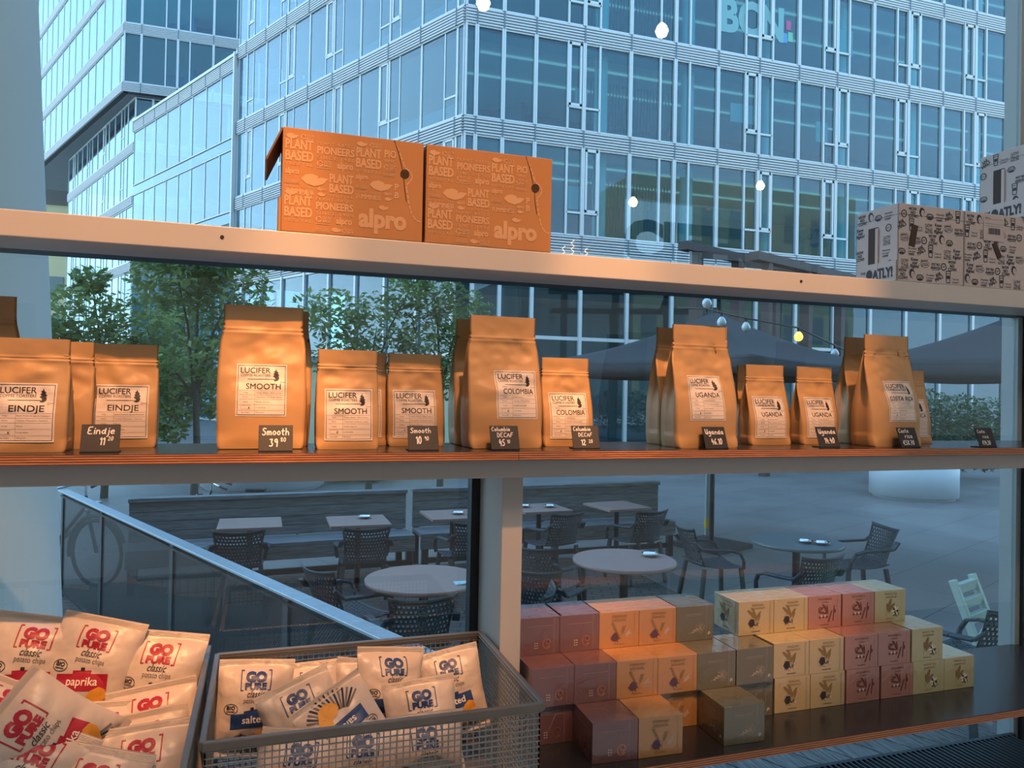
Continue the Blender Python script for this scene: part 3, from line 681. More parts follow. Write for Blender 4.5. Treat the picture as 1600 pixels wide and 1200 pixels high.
price_sign(1.752, 1.686, 'black sign chalked Costa Rica 58.70', [('Costa', 0.004, 0.042, 0.012, 0.05, 0, 1.15), ('rica', 0.022, 0.026, 0.013, 0.05, 0, 1.2), ('€58.70', 0.010, 0.006, 0.014, 0.05, 0, 0.98)], 3)
price_sign(2.036, 1.678, 'black sign chalked Costa Rica 14.30, rightmost and standing alone', [('Costa', 0.006, 0.042, 0.010, 0.05, 0, 1.15), ('rica', 0.022, 0.026, 0.011, 0.05, 0, 1.2), ('€14,30', 0.014, 0.006, 0.013, 0.05, 0, 0.9)], 3)

# ================================================================ CARDBOARD BOXES ON THE BEAM
def leafshape(P, x, y, w, mi=0):
    P.poly([(x, y), (x+w*0.15, y+w*0.16), (x+w*0.4, y+w*0.22), (x+w*0.64, y+w*0.14), (x+w*0.60, y+w*0.06), (x+w*0.74, y+w*0.11), (x+w, y+w*0.08), (x+w*0.80, y-w*0.14), (x+w*0.5, y-w*0.24), (x+w*0.2, y-w*0.17)], mi)
def recyc(P, x, y, s, mi=0):
    for k in range(3): P.ring(x+s*0.42, y+s*0.45, s*0.36, s*0.36, s*0.16, mi, 6, k*2.1+0.3, k*2.1+1.8)
    P.text('I\'LL BE', x+s*1.0, y+s*0.52, s*0.40, w=s*1.1, mi=mi, bold=0.02); P.text('BACK', x+s*1.0, y+s*0.02, s*0.44, w=s*1.1, mi=mi, bold=0.03)
    P.line([(x, y-s*0.22), (x+s*2.1, y-s*0.22)], s*0.09, mi)
def plant_print():
    P = Print(); w, h = 0.316, 0.231
    def pb(x, y, s): # PLANT BASED VEGETAL block, width s
        P.text('PLANT', x, y+s*0.42, s*0.36, w=s*0.98, bold=0.03); P.text('BASED', x, y, s*0.36, w=s, bold=0.035)
        P.text('VEGETAL', x+s*0.01, y-s*0.20, s*0.10, w=s*0.97, bold=0.012, sp=1.6)
    def pio(x, y, s):
        P.text('PLANT-BASED', x, y+s*0.335, s*0.08, w=s, bold=0.008, sp=1.4); P.text('PIONEERS', x, y+s*0.09, s*0.205, w=s, bold=0.03)
        P.text('SINCE 1980', x, y-s*0.055, s*0.085, w=s, bold=0.012, sp=1.5)
    def small(x, y, s): P.text('alpro', x, y, s*0.42, w=s, bold=0.035)
    def tiny(x, y, s):
        P.text('PLANT-BASED', x, y+s*0.16, s*0.08, w=s); P.text('PIONEERS', x, y, s*0.14, w=s, bold=0.02); P.line([(x, y-s*0.06), (x+s, y-s*0.06)], s*0.04)
    for ox, oy in ((0, 0.030), (0, 0.155)):
        leafshape(P, 0.006, oy+0.058, 0.028); recyc(P, 0.038, oy+0.052, 0.0135)
        pb(0.006, oy+0.005, 0.060); pio(0.074, oy+0.018, 0.082)
        recyc(P, 0.074, oy-0.004, 0.0155); small(0.118, oy-0.004, 0.036)
        if oy < 0.1: tiny(0.074, oy-0.022, 0.030); leafshape(P, 0.108, oy-0.018, 0.024); recyc(P, 0.132, oy-0.024, 0.012)
    # middle band
    small(0.006, 0.130, 0.030); tiny(0.006, 0.110, 0.030); leafshape(P, 0.040, 0.120, 0.060)
    P.text('PLANT-BASED', 0.006, 0.099, 0.004, w=0.062, sp=1.4); P.text('YUMMINESS', 0.006, 0.086, 0.011, w=0.062, bold=0.03)
    small(0.076, 0.098, 0.018); leafshape(P, 0.076, 0.089, 0.020); pb(0.102, 0.096, 0.054)
    # right half, cut by the perforation
    leafshape(P, 0.160, 0.213, 0.026); recyc(P, 0.190, 0.207, 0.0130); pb(0.160, 0.160, 0.058)
    P.text('PIO', 0.224, 0.189, 0.017, w=0.027, bold=0.03); P.text('SINC', 0.224, 0.178, 0.006, w=0.026, bold=0.012)
    recyc(P, 0.223, 0.160, 0.0135); small(0.160, 0.133, 0.028); tiny(0.160, 0.112, 0.028); leafshape(P, 0.191, 0.122, 0.054)
    P.text('PLANT-BASED', 0.160, 0.101, 0.004, w=0.058, sp=1.4); P.text('YUMMINESS', 0.160, 0.088, 0.011, w=0.058, bold=0.03)
    tiny(0.223, 0.147, 0.026); small(0.226, 0.102, 0.017); leafshape(P, 0.226, 0.093, 0.018)
    P.text('P', 0.249, 0.116, 0.014, bold=0.03); P.text('B', 0.249, 0.097, 0.014, bold=0.03)
    P.text('alpro', 0.168, 0.026, 0.042, w=0.110, bold=0.045); leafshape(P, 0.212, 0.072, 0.025)
    # dotted perforation and its cut
    path = [(0.247, 0.226), (0.258, 0.205), (0.266, 0.185), (0.272, 0.170), (0.284, 0.162), (0.290, 0.150), (0.284, 0.138), (0.276, 0.130), (0.279, 0.110), (0.283, 0.085), (0.290, 0.062), (0.300, 0.050), (0.312, 0.046)]
    for (xa, ya), (xb, yb) in zip(path, path[1:]):
        for k in (0.15, 0.6): P.line([(xa+(xb-xa)*k, ya+(yb-ya)*k), (xa+(xb-xa)*(k+0.28), ya+(yb-ya)*(k+0.28))], 0.0032)
    return P
PP = plant_print()
def cut_print():
    P = Print(); P.line([(0.246, 0.230), (0.256, 0.205), (0.265, 0.170), (0.2695, 0.150), (0.272, 0.120), (0.277, 0.092)], 0.0014)
    P.ell(0.272, 0.155, 0.0105, 0.0105, 0, 18); return P
def soy_box(x, label, flap):
    t = thing('cardboard_box', label, 'box', (x, 1.7405, 0.3452), group='brown plant-drink cartons on the beam')
    b = MB(); b.box(0, 0.3155, 0, 0.19, 0, 0.2315); b.build('carton', M_CARD, t, bevel=0.0018)
    PP.build('printed_pattern', M_CARDPRINT, t, lambda a, c: (a, -0.0006, c))
    cut_print().build('perforation_cut', mat('cut_shadow', (0.05, 0.025, 0.012), 0.9), t, lambda a, c: (a, -0.0009, c))
    if flap:
        b = MB(); b.xf = lambda p: (p[0], p[1], p[2]); b.bar((-0.001, 0.09, 0.229), (-0.034, 0.09, 0.155), 0.18, 0.004, up=(1, 0, 0.4)); b.build('flap', mat('dark_cardboard_flap', (0.20, 0.10, 0.05), 0.8), t)
        b = MB(); b.box(-0.006, -0.0005, 0.0, 0.18, 0.0, 0.075); b.build('flap', M_CARD, t)
soy_box(0.0295, 'brown printed cardboard box with an open flap, left of the two on the beam', True)
soy_box(0.3515, 'brown printed cardboard box without an open flap, right of the two on the beam', False)

def doodle_print(w, h, seed, slot=None):
    """Hand-lettered black doodles over a pale carton: slogans, cups, pencils, heads."""
    P = Print(); r = random.Random(seed)
    def wow(x, y, s): P.text('WOW', x, y+s*0.66, s*0.28, w=s*0.9, bold=0.035, shear=0.1); P.text('NO', x+s*0.2, y+s*0.34, s*0.27, w=s*0.55, bold=0.035); P.text('COW!', x, y, s*0.29, w=s, bold=0.035, shear=-0.1)
    def post(x, y, s): P.text('POST MILK', x+s*0.06, y+s*0.34, s*0.24, w=s, bold=0.03, shear=0.25); P.text('GENERATION', x, y+s*0.04, s*0.22, w=s*1.1, bold=0.03, shear=0.25); P.line([(x+s*0.15, y-s*0.06), (x+s, y-s*0.02)], s*0.035)
    def know(x, y, s): P.text('Know', x, y+s*0.60, s*0.30, w=s*0.80, bold=0.03, shear=0.1); P.text('your', x+s*0.12, y+s*0.30, s*0.22, w=s*0.62, bold=0.025); P.text('Rights!', x-s*0.08, y, s*0.30, w=s, bold=0.03, shear=0.1)
    def love(x, y, s): P.text('"I love my', x, y+s*0.28, s*0.2, w=s*0.85, shear=0.3); P.text('products"', x+s*0.05, y, s*0.2, w=s*0.85, shear=0.3)
    def ani(x, y, s): P.text('ANI', x, y+s*0.4, s*0.32, w=s*0.62, bold=0.035, rot=0.5); P.text('MALS', x, y, s*0.34, w=s*0.95, bold=0.035, rot=0.5)
    def zine(x, y, s):
        P.text('OATMY', x, y+s*0.42, s*0.34, w=s*0.85); P.text('ZINE', x, y, s*0.36, w=s*0.85); P.line([(x, y-s*0.07), (x+s*0.9, y-s*0.04)], s*0.03)
    def really(x, y, s): P.text('REALLY', x, y+s*0.56, s*0.2, w=s*0.8, rot=0.15, bold=0.01); P.text('COOL', x+s*0.08, y+s*0.2, s*0.26, w=s*0.8, rot=0.15, bold=0.01); P.ring(x+s*0.45, y+s*0.42, s*0.5, s*0.3, s*0.03)
    def prom(x, y, s):
        for k, q in enumerate(('We promise', 'to be a good', 'company')): P.text(q, x, y+s*(0.5-0.26*k), s*0.17, w=s*(0.9-0.1*k), bold=0.01, shear=0.2)
    def cup(x, y, s): P.line([(x, y+s), (x+s*0.08, y), (x+s*0.42, y), (x+s*0.5, y+s), (x, y+s)], s*0.07); P.rect(x+s*0.1, y+s*0.35, x+s*0.4, y+s*0.62); P.line([(x+s*.1, y+s*.8), (x+s*.42, y+s*.8)], s*.05)
    def head(x, y, s): P.ell(x+s*0.36, y+s*0.55, s*0.30, s*0.42, 0, 14, 0.2); P.ell(x+s*0.44, y+s*0.46, s*0.19, s*0.30, 1, 12, 0.15); P.line([(x+s*.36, y+s*.5), (x+s*.52, y+s*.52)], s*.03); P.line([(x+s*.4, y+s*.32), (x+s*.5, y+s*.33)], s*.03)
    def badge(x, y, s): P.ring(x+s*0.35, y+s*0.35, s*0.3, s*0.3, s*0.09); P.text('OAT', x+s*0.16, y+s*0.28, s*0.15, w=s*0.36, bold=0.02)
    def mug(x, y, s): P.ring(x+s*.4, y+s*.3, s*.38, s*.26, s*.06); P.line([(x, y+s*.34), (x+s*.8, y+s*.34)], s*.05); P.rect(x+s*.15, y+s*.08, x+s*.65, y+s*.24); P.text('OATLY', x+s*.08, y+s*.44, s*.14, w=s*.64)
    cyc = [zine, wow, cup, post, prom, know, head, love, badge, ani, really, mug]
    s = 0.0345; rows = int(h/(s*1.12))+1; k = seed
    for j in range(rows):
        y = 0.004+j*s*1.06; x = 0.004+(j % 2)*0.008-r.random()*0.004
        while x < w-s*0.6:
            f = cyc[k % 12]; k += 5
            sz = s*(0.95 if f not in (cup, head) else 1.0)
            if f in (cup,): adv = s*0.62
            elif f in (head, badge): adv = s*0.82
            else: adv = s*1.06
            if x+adv < w+0.002 and y+s*0.9 < h and not (slot and x+adv > slot[0] and x < slot[1] and y+s > slot[2] and y < slot[3]): f(x, y+r.random()*0.002, sz)
            x += adv+0.001
    P.line([(0, h*0.86), (w, h*0.855)], 0.0010); P.line([(0.0012, 0.002), (0.0012, h-0.002)], 0.0008); P.line([(w-0.0012, 0.002), (w-0.0012, h-0.002)], 0.0008)
    return P
def oat_box(x, y, z, label, seed, side=True, sticker=False):
    w, d, h = 0.2515, 0.163, 0.2285
    t = thing('oat_drink_box', label, 'box', (x, y, z), group='pale printed oat-drink cartons')
    b = MB(); b.box(0, w, 0, d, 0, h); b.build('carton', M_WCARD, t, bevel=0.0018)
    doodle_print(w, h, seed).build('printed_doodles', [M_BLACKPRINT, M_WCARD], t, lambda a, c: (a, -0.0006, c))
    if side:
        doodle_print(d, h, seed+3, (0.045, 0.092, 0.05, 0.175)).build('printed_doodles', [M_BLACKPRINT, M_WCARD], t, lambda a, c: (-0.0006, d-a, c))
        b = MB(); b.box(-0.0012, 0.0004, d-0.088, d-0.050, 0.040, 0.172); s_ = b.build('hand_slot', M_CARDIN, t)
        b = MB(); b.box(-0.004, -0.0012, d-0.090, d-0.080, 0.042, 0.168); b.build('slot_lip', M_WCARD, s_)
        b = MB(); b.xf = None; b.box(-0.003, -0.0010, 0.004, d-0.004, 0.002, 0.062); fl = b.build('flap', M_WCARD, t)
        Q = Print(); Q.text('THE', 0.018, 0.034, 0.008, bold=0.02); Q.text('ORIGINAL', 0.016, 0.020, 0.006, w=0.022)
        Q.ell(0.054, 0.030, 0.0125, 0.0155, 0, 18); Q.text('ATLY!', 0.066, 0.0155, 0.030, w=0.078, bold=0.05)
        Q.build('brand_lettering', M_BLACKPRINT, fl, lambda a, c: (-0.0036, d-0.004-a, c))
    if sticker:
        b = MB(); b.box(0.075, 0.158, -0.0018, -0.0008, 0.145, 0.220); st = b.build('shipping_label', M_WCARD, t)
        Q = Print()
        rr = random.Random(4); xx = 0.094
        while xx < 0.140: ww = rr.choice((0.0006, 0.001, 0.0016)); Q.rect(xx, 0.165, xx+ww, 0.184); xx += ww+rr.choice((0.0006, 0.001))
        for yy in (0.190, 0.197, 0.211): Q.line([(0.080, yy), (0.152, yy)], 0.0006)
        Q.text('SHIP TO', 0.081, 0.2125, 0.004); Q.build('barcode', M_BLACKPRINT, st, lambda a, c: (a, -0.0022, c))
        b = MB(); b.bar((0.118, -0.001, 0.140), (0.142, -0.001, 0.095), 0.003, 0.018, up=(1, 0, 0.5)); b.build('hand_slot', M_CARDIN, t)
    else:
        b = MB(); b.bar((0.062, -0.001, 0.168), (0.050, -0.001, 0.105), 0.002, 0.022, up=(1, 0, 0.3)); b.build('hand_slot', M_CARDIN, t)
oat_box(1.7515, 1.741, 0.3452, 'pale doodle-printed oat-drink box, leftmost of the stack on the beam', 1)
oat_box(2.0055, 1.741, 0.3452, 'pale doodle-printed oat-drink box with a shipping label, at the right edge of the photo', 6, side=False, sticker=True)
oat_box(2.2590, 1.741, 0.3452, 'pale doodle-printed oat-drink box under the topmost box, beyond the right edge', 2, side=False)
oat_box(2.2420, 1.728, 0.5745, 'pale doodle-printed oat-drink box lying on top of the others', 4)
# ================================================================ TEA BOXES ON THE COUNTER
TEA = {'mauve': ((0.155, 0.066, 0.066), 'mauve'), 'orange': ((0.46, 0.225, 0.07), 'orange'), 'olive': ((0.125, 0.115, 0.065), 'dark olive'), 'cream': ((0.50, 0.40, 0.21), 'cream'), 'rust': ((0.40, 0.185, 0.145), 'reddish brown'), 'yellow': ((0.47, 0.44, 0.23), 'pale yellow')}
def film(name, col):
    m = mat(name, col, 0.42, 0.0, 0.5, coat=1.0)
    t = m.node_tree; b_ = t.nodes['Principled BSDF']
    tcn = nn(t, 'ShaderNodeTexCoord'); nz = nn(t, 'ShaderNodeTexNoise', Scale=26.0, Detail=2.0, Distortion=1.5); t.links.new(tcn.outputs['Object'], nz.inputs['Vector'])
    bp = nn(t, 'ShaderNodeBump', Strength=0.45, Distance=0.005); t.links.new(nz.outputs['Fac'], bp.inputs['Height']); t.links.new(bp.outputs[0], b_.inputs['Coat Normal'])
    b_.inputs['Coat Roughness'].default_value = 0.05; b_.inputs['Coat IOR'].default_value = 1.85
    return m
TW, TD, TH = 0.1145, 0.119, 0.0935
M_COPPER = mat('copper_foil', (0.75, 0.30, 0.20), 0.3, 0.8)
M_PALEINK = mat('pale_ink', (0.55, 0.45, 0.38), 0.5)
M_TEAL_LEAF = mat('dry_leaf_print', (0.03, 0.028, 0.04), 0.6)
def tea_print(kind):
    P = Print(); r = random.Random(hash(kind) % 7 if False else len(kind)*7+ord(kind[0])); w, h = TW, TH
    def pile(cx, cy, rr, mi=0, n=26):
        P.ell(cx, cy, rr*0.8, rr*0.85, mi, 16, 0, 0.12, r)
        for k in range(n):
            a = r.random()*6.28; q = rr*(0.6+0.6*r.random()); P.line([(cx+q*cos(a)*0.8, cy+q*sin(a)), (cx+q*cos(a)*1.02+0.002*r.random(), cy+q*sin(a)*1.15)], 0.0013, mi)
    def twig(x, y, a, L, mi, leaves=5, ls=0.012):
        P.line([(x, y), (x+L*cos(a), y+L*sin(a))], 0.0008, mi)
        for k in range(leaves):
            q = L*(0.3+0.7*k/leaves); s_ = 1 if k % 2 else -1
            P.ell(x+q*cos(a)+ls*0.4*cos(a+s_*0.7), y+q*sin(a)+ls*0.4*sin(a+s_*0.7), ls*0.5, ls*0.14, mi, 8, a+s_*0.7)
    def brand(mi):
        for k in range(7): P.rect(w*0.5-0.0145+k*0.0042, 0.0085, w*0.5-0.0145+k*0.0042+0.0026, 0.0108, mi)
    if kind == 'mauve':
        P.line([(0.022, h-0.022), (0.088, h-0.022)], 0.0005, 1)
        for k in range(3):
            for q in (0, 0.006): P.ell(0.041+q, 0.029-k*0.006, 0.0024, 0.0016, 1, 6)
        P.ring(0.073, 0.026, 0.0105, 0.0120, 0.0026, 2, 20, 0.4, 5.6); P.ring(0.076, 0.030, 0.006, 0.005, 0.0024, 2, 10, 2.0, 6.0); P.ell(0.077, 0.019, 0.0045, 0.003, 2, 8, 0.6); P.ell(0.0725, 0.0335, 0.005, 0.003, 0, 8)
        P.line([(0.092, 0.004), (0.092, h-0.004)], 0.0004, 1)
    elif kind == 'olive':
        P.line([(0.030, h-0.022), (0.080, h-0.022)], 0.0006, 1); P.line([(0.030, h-0.026), (0.080, h-0.026)], 0.0004, 1)
        for k in range(60):
            a = r.random()*6.28; q = 0.014*r.random()**0.5; P.ell(0.074+q*cos(a), 0.034+q*sin(a)*1.2, 0.0007, 0.0007, 1, 5)
        for k in range(12):
            a = k*0.52; P.line([(0.074, 0.032), (0.074+0.013*cos(a), 0.032+0.016*sin(a))], 0.0004, 1)
        P.ring(0.101, 0.0175, 0.0028, 0.0036, 0.0016, 3, 8, -0.6, 3.6); P.line([(0.098, 0.014), (0.1005, 0.0165)], 0.0014, 3)
        P.line([(0.093, 0.003), (0.093, h-0.003)], 0.0004, 1); twig(0.04, 0.02, 0.4, 0.03, 1, 5, 0.008)
    elif kind == 'orange':
        P.text('STERRENMUNT', w*0.5, h-0.0150, 0.0062, w=0.044, mi=4, anchor='m'); P.text('VENKEL', w*0.5, h-0.0245, 0.0062, w=0.040, mi=4, anchor='m'); P.line([(0.034, h-0.0265), (0.080, h-0.0265)], 0.0006, 1)
        pile(0.046, 0.028, 0.0125, 5)
        twig(0.055, 0.030, 2.05, 0.042, 4, 9, 0.008); twig(0.060, 0.026, 1.2, 0.032, 4, 7, 0.009); twig(0.068, 0.022, 0.7, 0.026, 1, 6, 0.010); brand(4); P.line([(0.101, 0.003), (0.101, h-0.003)], 0.0005, 4)
    elif kind == 'cream':
        P.text('ENGLISH', w*0.54, h-0.0145, 0.0058, w=0.036, mi=4, anchor='m'); P.text('BREAKFAST', w*0.54, h-0.0238, 0.0058, w=0.046, mi=4, anchor='m')
        for cx, cy, a, L in ((0.040, 0.060, 2.45, 0.016), (0.050, 0.060, 1.95, 0.016), (0.062, 0.052, 0.9, 0.016), (0.050, 0.050, 2.6, 0.013), (0.066, 0.046, 1.2, 0.011)): P.ell(cx, cy, L, L*0.26, 4, 10, a)
        P.line([(0.056, 0.046), (0.062, 0.022)], 0.0009, 4); pile(0.042, 0.033, 0.0125, 0); brand(0); P.line([(0.1005, 0.003), (0.1005, h-0.003)], 0.0005, 4); P.line([(0.103, 0.003), (0.103, h-0.003)], 0.0004, 4)
        P.ell(0.060, 0.030, 0.005, 0.004, 4, 8, 0.4); P.ell(0.067, 0.026, 0.004, 0.004, 1, 8)
    elif kind == 'rust':
        P.text('ROOIBOS', w*0.5, h-0.0130, 0.0052, w=0.046, mi=0, anchor='m'); P.text('CHAI', w*0.5, h-0.0215, 0.0045, w=0.020, mi=0, anchor='m'); P.line([(0.034, h-0.024), (0.082, h-0.024)], 0.0004, 1)
        for cx, cy, a, L in ((0.046, 0.056, 0.6, 0.012), (0.056, 0.060, 2.3, 0.013), (0.060, 0.054, 2.0, 0.015), (0.066, 0.052, 1.7, 0.014), (0.050, 0.044, 3.0, 0.014), (0.040, 0.052, 0.9, 0.009)): P.ell(cx, cy, L, L*0.2, 0, 10, a)
        P.ring(0.042, 0.054, 0.007, 0.006, 0.0022, 0, 10, 0.4, 5.0)
        P.line([(0.070, 0.018), (0.081, 0.048)], 0.0046, 0); P.line([(0.086, 0.020), (0.090, 0.062)], 0.0036, 0); P.ell(0.092, 0.047, 0.004, 0.006, 0, 8)
        for k in range(5): P.ell(0.040+0.006*k, 0.032+0.003*(k % 2), 0.004, 0.0035, 1 if k % 2 else 0, 7)
        brand(0); P.line([(0.101, 0.003), (0.101, h-0.003)], 0.0004, 0)
    else:
        P.text('WHITE TEA', w*0.52, h-0.0140, 0.0055, w=0.047, mi=4, anchor='m'); P.text('JASMINE', w*0.52, h-0.0232, 0.0055, w=0.042, mi=4, anchor='m')
        for cx, cy, a, L in ((0.054, 0.052, 1.2, 0.018), (0.062, 0.044, 0.7, 0.015), (0.046, 0.044, 1.7, 0.012), (0.057, 0.036, 0.9, 0.011)): P.ell(cx, cy, L, L*0.32, 4, 10, a)
        P.line([(0.050, 0.048), (0.042, 0.018)], 0.0009, 4)
        for k in range(8): P.ell(0.076+0.008*cos(k*0.785), 0.031+0.009*sin(k*0.785), 0.0062, 0.0021, 3 if k % 3 else 0, 8, k*0.785)
        for k in range(5): P.ell(0.078+0.010*cos(k*1.1-2.4), 0.022+0.006*sin(k*1.1-2.4), 0.0035, 0.0018, 0, 6, k)
        brand(4); P.line([(0.0985, 0.003), (0.0985, h-0.003)], 0.0004, 4)
    return P
M_OLIVEINK = mat('olive_brown_ink', (0.23, 0.165, 0.075), 0.6)
M_VIOLET = mat('violet_flower_print', (0.10, 0.055, 0.10), 0.6)
M_WHITEINK = mat('white_ink', (0.8, 0.78, 0.7), 0.5)
TPROTO = {}
def tea_box(kind, x, y, lvl, label, rz=0.0, back=False):
    z = -0.85+0.0003+lvl*(TH+0.0004)
    if kind not in TPROTO:
        t = thing('tea_box', label, 'tea box', (x, y, z), R(rz), group=f'{TEA[kind][1]} tea boxes on the counter')
        fm = film('film_wrapped_'+kind, TEA[kind][0])
        b = MB(); b.box(0, TW, 0, TD, 0, TH); b.build('carton', fm, t, bevel=0.0009)
        inks = [M_TEAL_LEAF if kind != 'rust' else mat('brown_ink', (0.15, 0.055, 0.045), 0.6), M_PALEINK, M_COPPER, M_WHITEINK, M_OLIVEINK, M_VIOLET]
        tp = tea_print(kind)
        tp.build('front_print', inks, t, lambda a, c: (a, -0.0006, c))
        tp.build('side_print', inks, t, lambda a, c: (-0.0006, TD-a*TD/TW, c))
        TPROTO[kind] = t
        return t
    return dup(TPROTO[kind], (x, y, z), R(rz), label)
Y0, Y1, Y2, YF = 1.704, 1.702, 1.786, 1.581
# foremost boxes
tea_box('mauve', 0.7315, 1.586, 0, 'mauve tea box standing foremost on the counter, beside the orange one', -2.0)
tea_box('orange', 0.8475, 1.582, 0, 'orange tea box standing foremost on the counter', -2.0)
tea_box('olive', 1.0775, 1.581, 0, 'dark olive tea box standing foremost on the counter, on its own', -1.5)
# dark stacks, bottom to top
for k, (lv, yy) in enumerate(((0, Y0), (1, Y1-0.008), (2, Y2))):
    lname = ('bottom', 'middle', 'top')[lv]
    tea_box('mauve', 0.6200+0.001*lv, yy+0.004, lv, f'mauve tea box in the {lname} layer, right beside the window post')
    tea_box('mauve', 0.7350-0.003*lv, yy+0.002, lv, f'mauve tea box in the {lname} layer, next to the orange boxes')
    tea_box('orange', 0.8500-0.006*lv, yy, lv, f'orange tea box in the {lname} layer, next to the mauve boxes')
    tea_box('orange', 0.9640-0.006*lv, yy-0.002, lv, f'orange tea box in the {lname} layer, next to the olive boxes')
    tea_box('olive', 1.0790-0.009*lv, yy-0.004, lv, f'dark olive tea box in the {lname} layer, next to the orange boxes')
    if lv < 2: tea_box('olive', 1.1930-0.006*lv, yy-0.004, lv, f'dark olive tea box in the {lname} layer, next to the cream boxes')
# pale stacks
for lv, kind, xx, side in ((0, 'cream', 1.3175, 'left'), (0, 'cream', 1.4340, 'right'), (0, 'rust', 1.5545, 'left'), (0, 'rust', 1.6760, 'right'), (0, 'yellow', 1.7915, 'left'), (0, 'yellow', 1.9070, 'right'),
                           (1, 'cream', 1.3130, 'left'), (1, 'cream', 1.4290, 'right'), (1, 'rust', 1.5480, 'left'), (1, 'rust', 1.6640, 'right'), (1, 'yellow', 1.7850, ''),
                           (2, 'cream', 1.2560, 'left'), (2, 'cream', 1.3720, 'right'), (2, 'rust', 1.4880, 'left'), (2, 'rust', 1.6080, 'right'), (2, 'yellow', 1.7250, '')):
    lname = ('bottom', 'middle', 'top')[lv]
    lb = f'{TEA[kind][1]} tea box in the {lname} layer, {side} one of its pair' if side else f'{TEA[kind][1]} tea box, the only one of its colour in the {lname} layer'
    tea_box(kind, xx, (Y0, Y0, Y2-0.004)[lv], lv, lb)

# ================================================================ WIRE BASKETS
def wire_basket(label, x0, x1, y0, y1, zt, zb, sx, sz):
    t = thing('wire_basket', label, 'basket', ((x0+x1)/2, (y0+y1)/2, zb), group='wire baskets of crisps')
    hx, hy, H = (x1-x0)/2, (y1-y0)/2, zt-zb
    b = MB()
    for p, q in (((-hx, -hy), (hx, -hy)), ((hx, -hy), (hx, hy)), ((hx, hy), (-hx, hy)), ((-hx, hy), (-hx, -hy))):
        b.bar((p[0], p[1], H-0.008), (q[0], q[1], H-0.008), 0.012, 0.017)
        b.bar((p[0]*0.985, p[1]*0.985, 0.004), (q[0]*0.985, q[1]*0.985, 0.004), 0.008, 0.008)
    b.build('rim', M_RIM, t, bevel=0.002)
    r = 0.0011
    for axis in ('back', 'front', 'left', 'right'):
        b = MB()
        if axis in ('back', 'front'):
            yy = hy*0.985*(1 if axis == 'back' else -1); n = int(2*hx/sx)
            for k in range(n+1): x = -hx*0.985+2*hx*0.985*k/n; b.box(x-r, x+r, yy-r, yy+r, 0, H-0.012)
            for k in range(int(H/sz)): z = 0.008+k*sz; b.box(-hx*0.985, hx*0.985, yy-3*r, yy-r, z-r, z+r)
        else:
            xx = hx*0.985*(1 if axis == 'right' else -1); n = int(2*hy/sx)
            for k in range(n+1): y = -hy*0.985+2*hy*0.985*k/n; b.box(xx-r, xx+r, y-r, y+r, 0, H-0.012)
            for k in range(int(H/sz)): z = 0.008+k*sz; b.box(xx-3*r, xx-r, -hy*0.985, hy*0.985, z-r, z+r)
        b.build('wire_mesh', M_WIRE, t)
    b = MB(); b.box(-hx*0.98, hx*0.98, -hy*0.98, hy*0.98, 0, 0.004); b.build('base', M_RIM, t)
    return t
wire_basket('grey wire basket holding blue salted crisp bags', -0.088, 0.544, 1.418, 1.880, -0.620, -0.900, 0.0125, 0.0115)
wire_basket('grey wire basket holding red paprika crisp bags, cut by the left edge', -0.760, -0.108, 1.290, 1.900, -0.605, -0.900, 0.026, 0.045)
t = thing('display_stand', 'low dark stand under the wire baskets', 'stand', (-0.11, 1.62, -1.55))
b = MB(); b.box(-0.68, 0.652, -0.34, 0.30, 0.61, 0.648); b.build('top', M_BROWN, t)
for sx_ in (-0.62, 0.60):
    for sy_ in (-0.22, 0.24): b = MB(); b.box(sx_-0.025, sx_+0.025, sy_-0.025, sy_+0.025, 0, 0.61); b.build('leg', M_BROWN, t)

# ================================================================ CRISP BAGS
M_CRISP = mat('matt_crisp_foil', (0.56, 0.48, 0.415), 0.36, 0, 0.45, vary=0.04, vscale=10, bump=0.8, bscale=11, bdist=0.014)
M_RED = mat('crimson_print', (0.36, 0.012, 0.035), 0.45)
M_BLUE = mat('blue_print', (0.018, 0.052, 0.17), 0.45)
M_CHIP = mat('golden_crisp_print', (0.66, 0.30, 0.035), 0.5, vary=0.3, vscale=40)
M_GREEN = mat('green_print', (0.24, 0.36, 0.05), 0.5)
M_CREAMINK = mat('cream_print', (0.80, 0.72, 0.64), 0.45)
CW, CH, CT = 0.176, 0.226, 0.066
def crisp_shape(seed, puff=1.0):
    sv = Vector((seed*2.3, seed*5.1, seed))
    def edge(x, z):
        # the outline pulls in at mid-height
        return 1-0.03*cos(pi*z/CH)
    def front(x, z, side=-1):
        u = min(1, abs(2*x/CW)); v = min(1, abs(2*z/(CH-0.034)))
        base = CT/2*puff*(max(0, 1-u**2.4)**0.62)*(max(0, 1-v**2.6)**0.62)
        def rid(q): return 1-2*min(0.5, abs(q))
        wrk = 0.007*noise.noise(Vector((x*13, z*11, side*2))+sv)+0.006*rid(noise.noise(Vector((x*17+z*8, z*19-x*6, side*4))+sv))*(0.35+0.65*max(u, v))+0.012*(v**3)*noise.noise(Vector((x*26, z*5, 9+side))+sv)-0.004
        k = max(0, 1-u**6)*(max(0, 1-v**8))
        return side*(base+0.0012)+wrk*k+0.018*sin(seed*2.1+x*14)*(v**4)*0.6
    return front
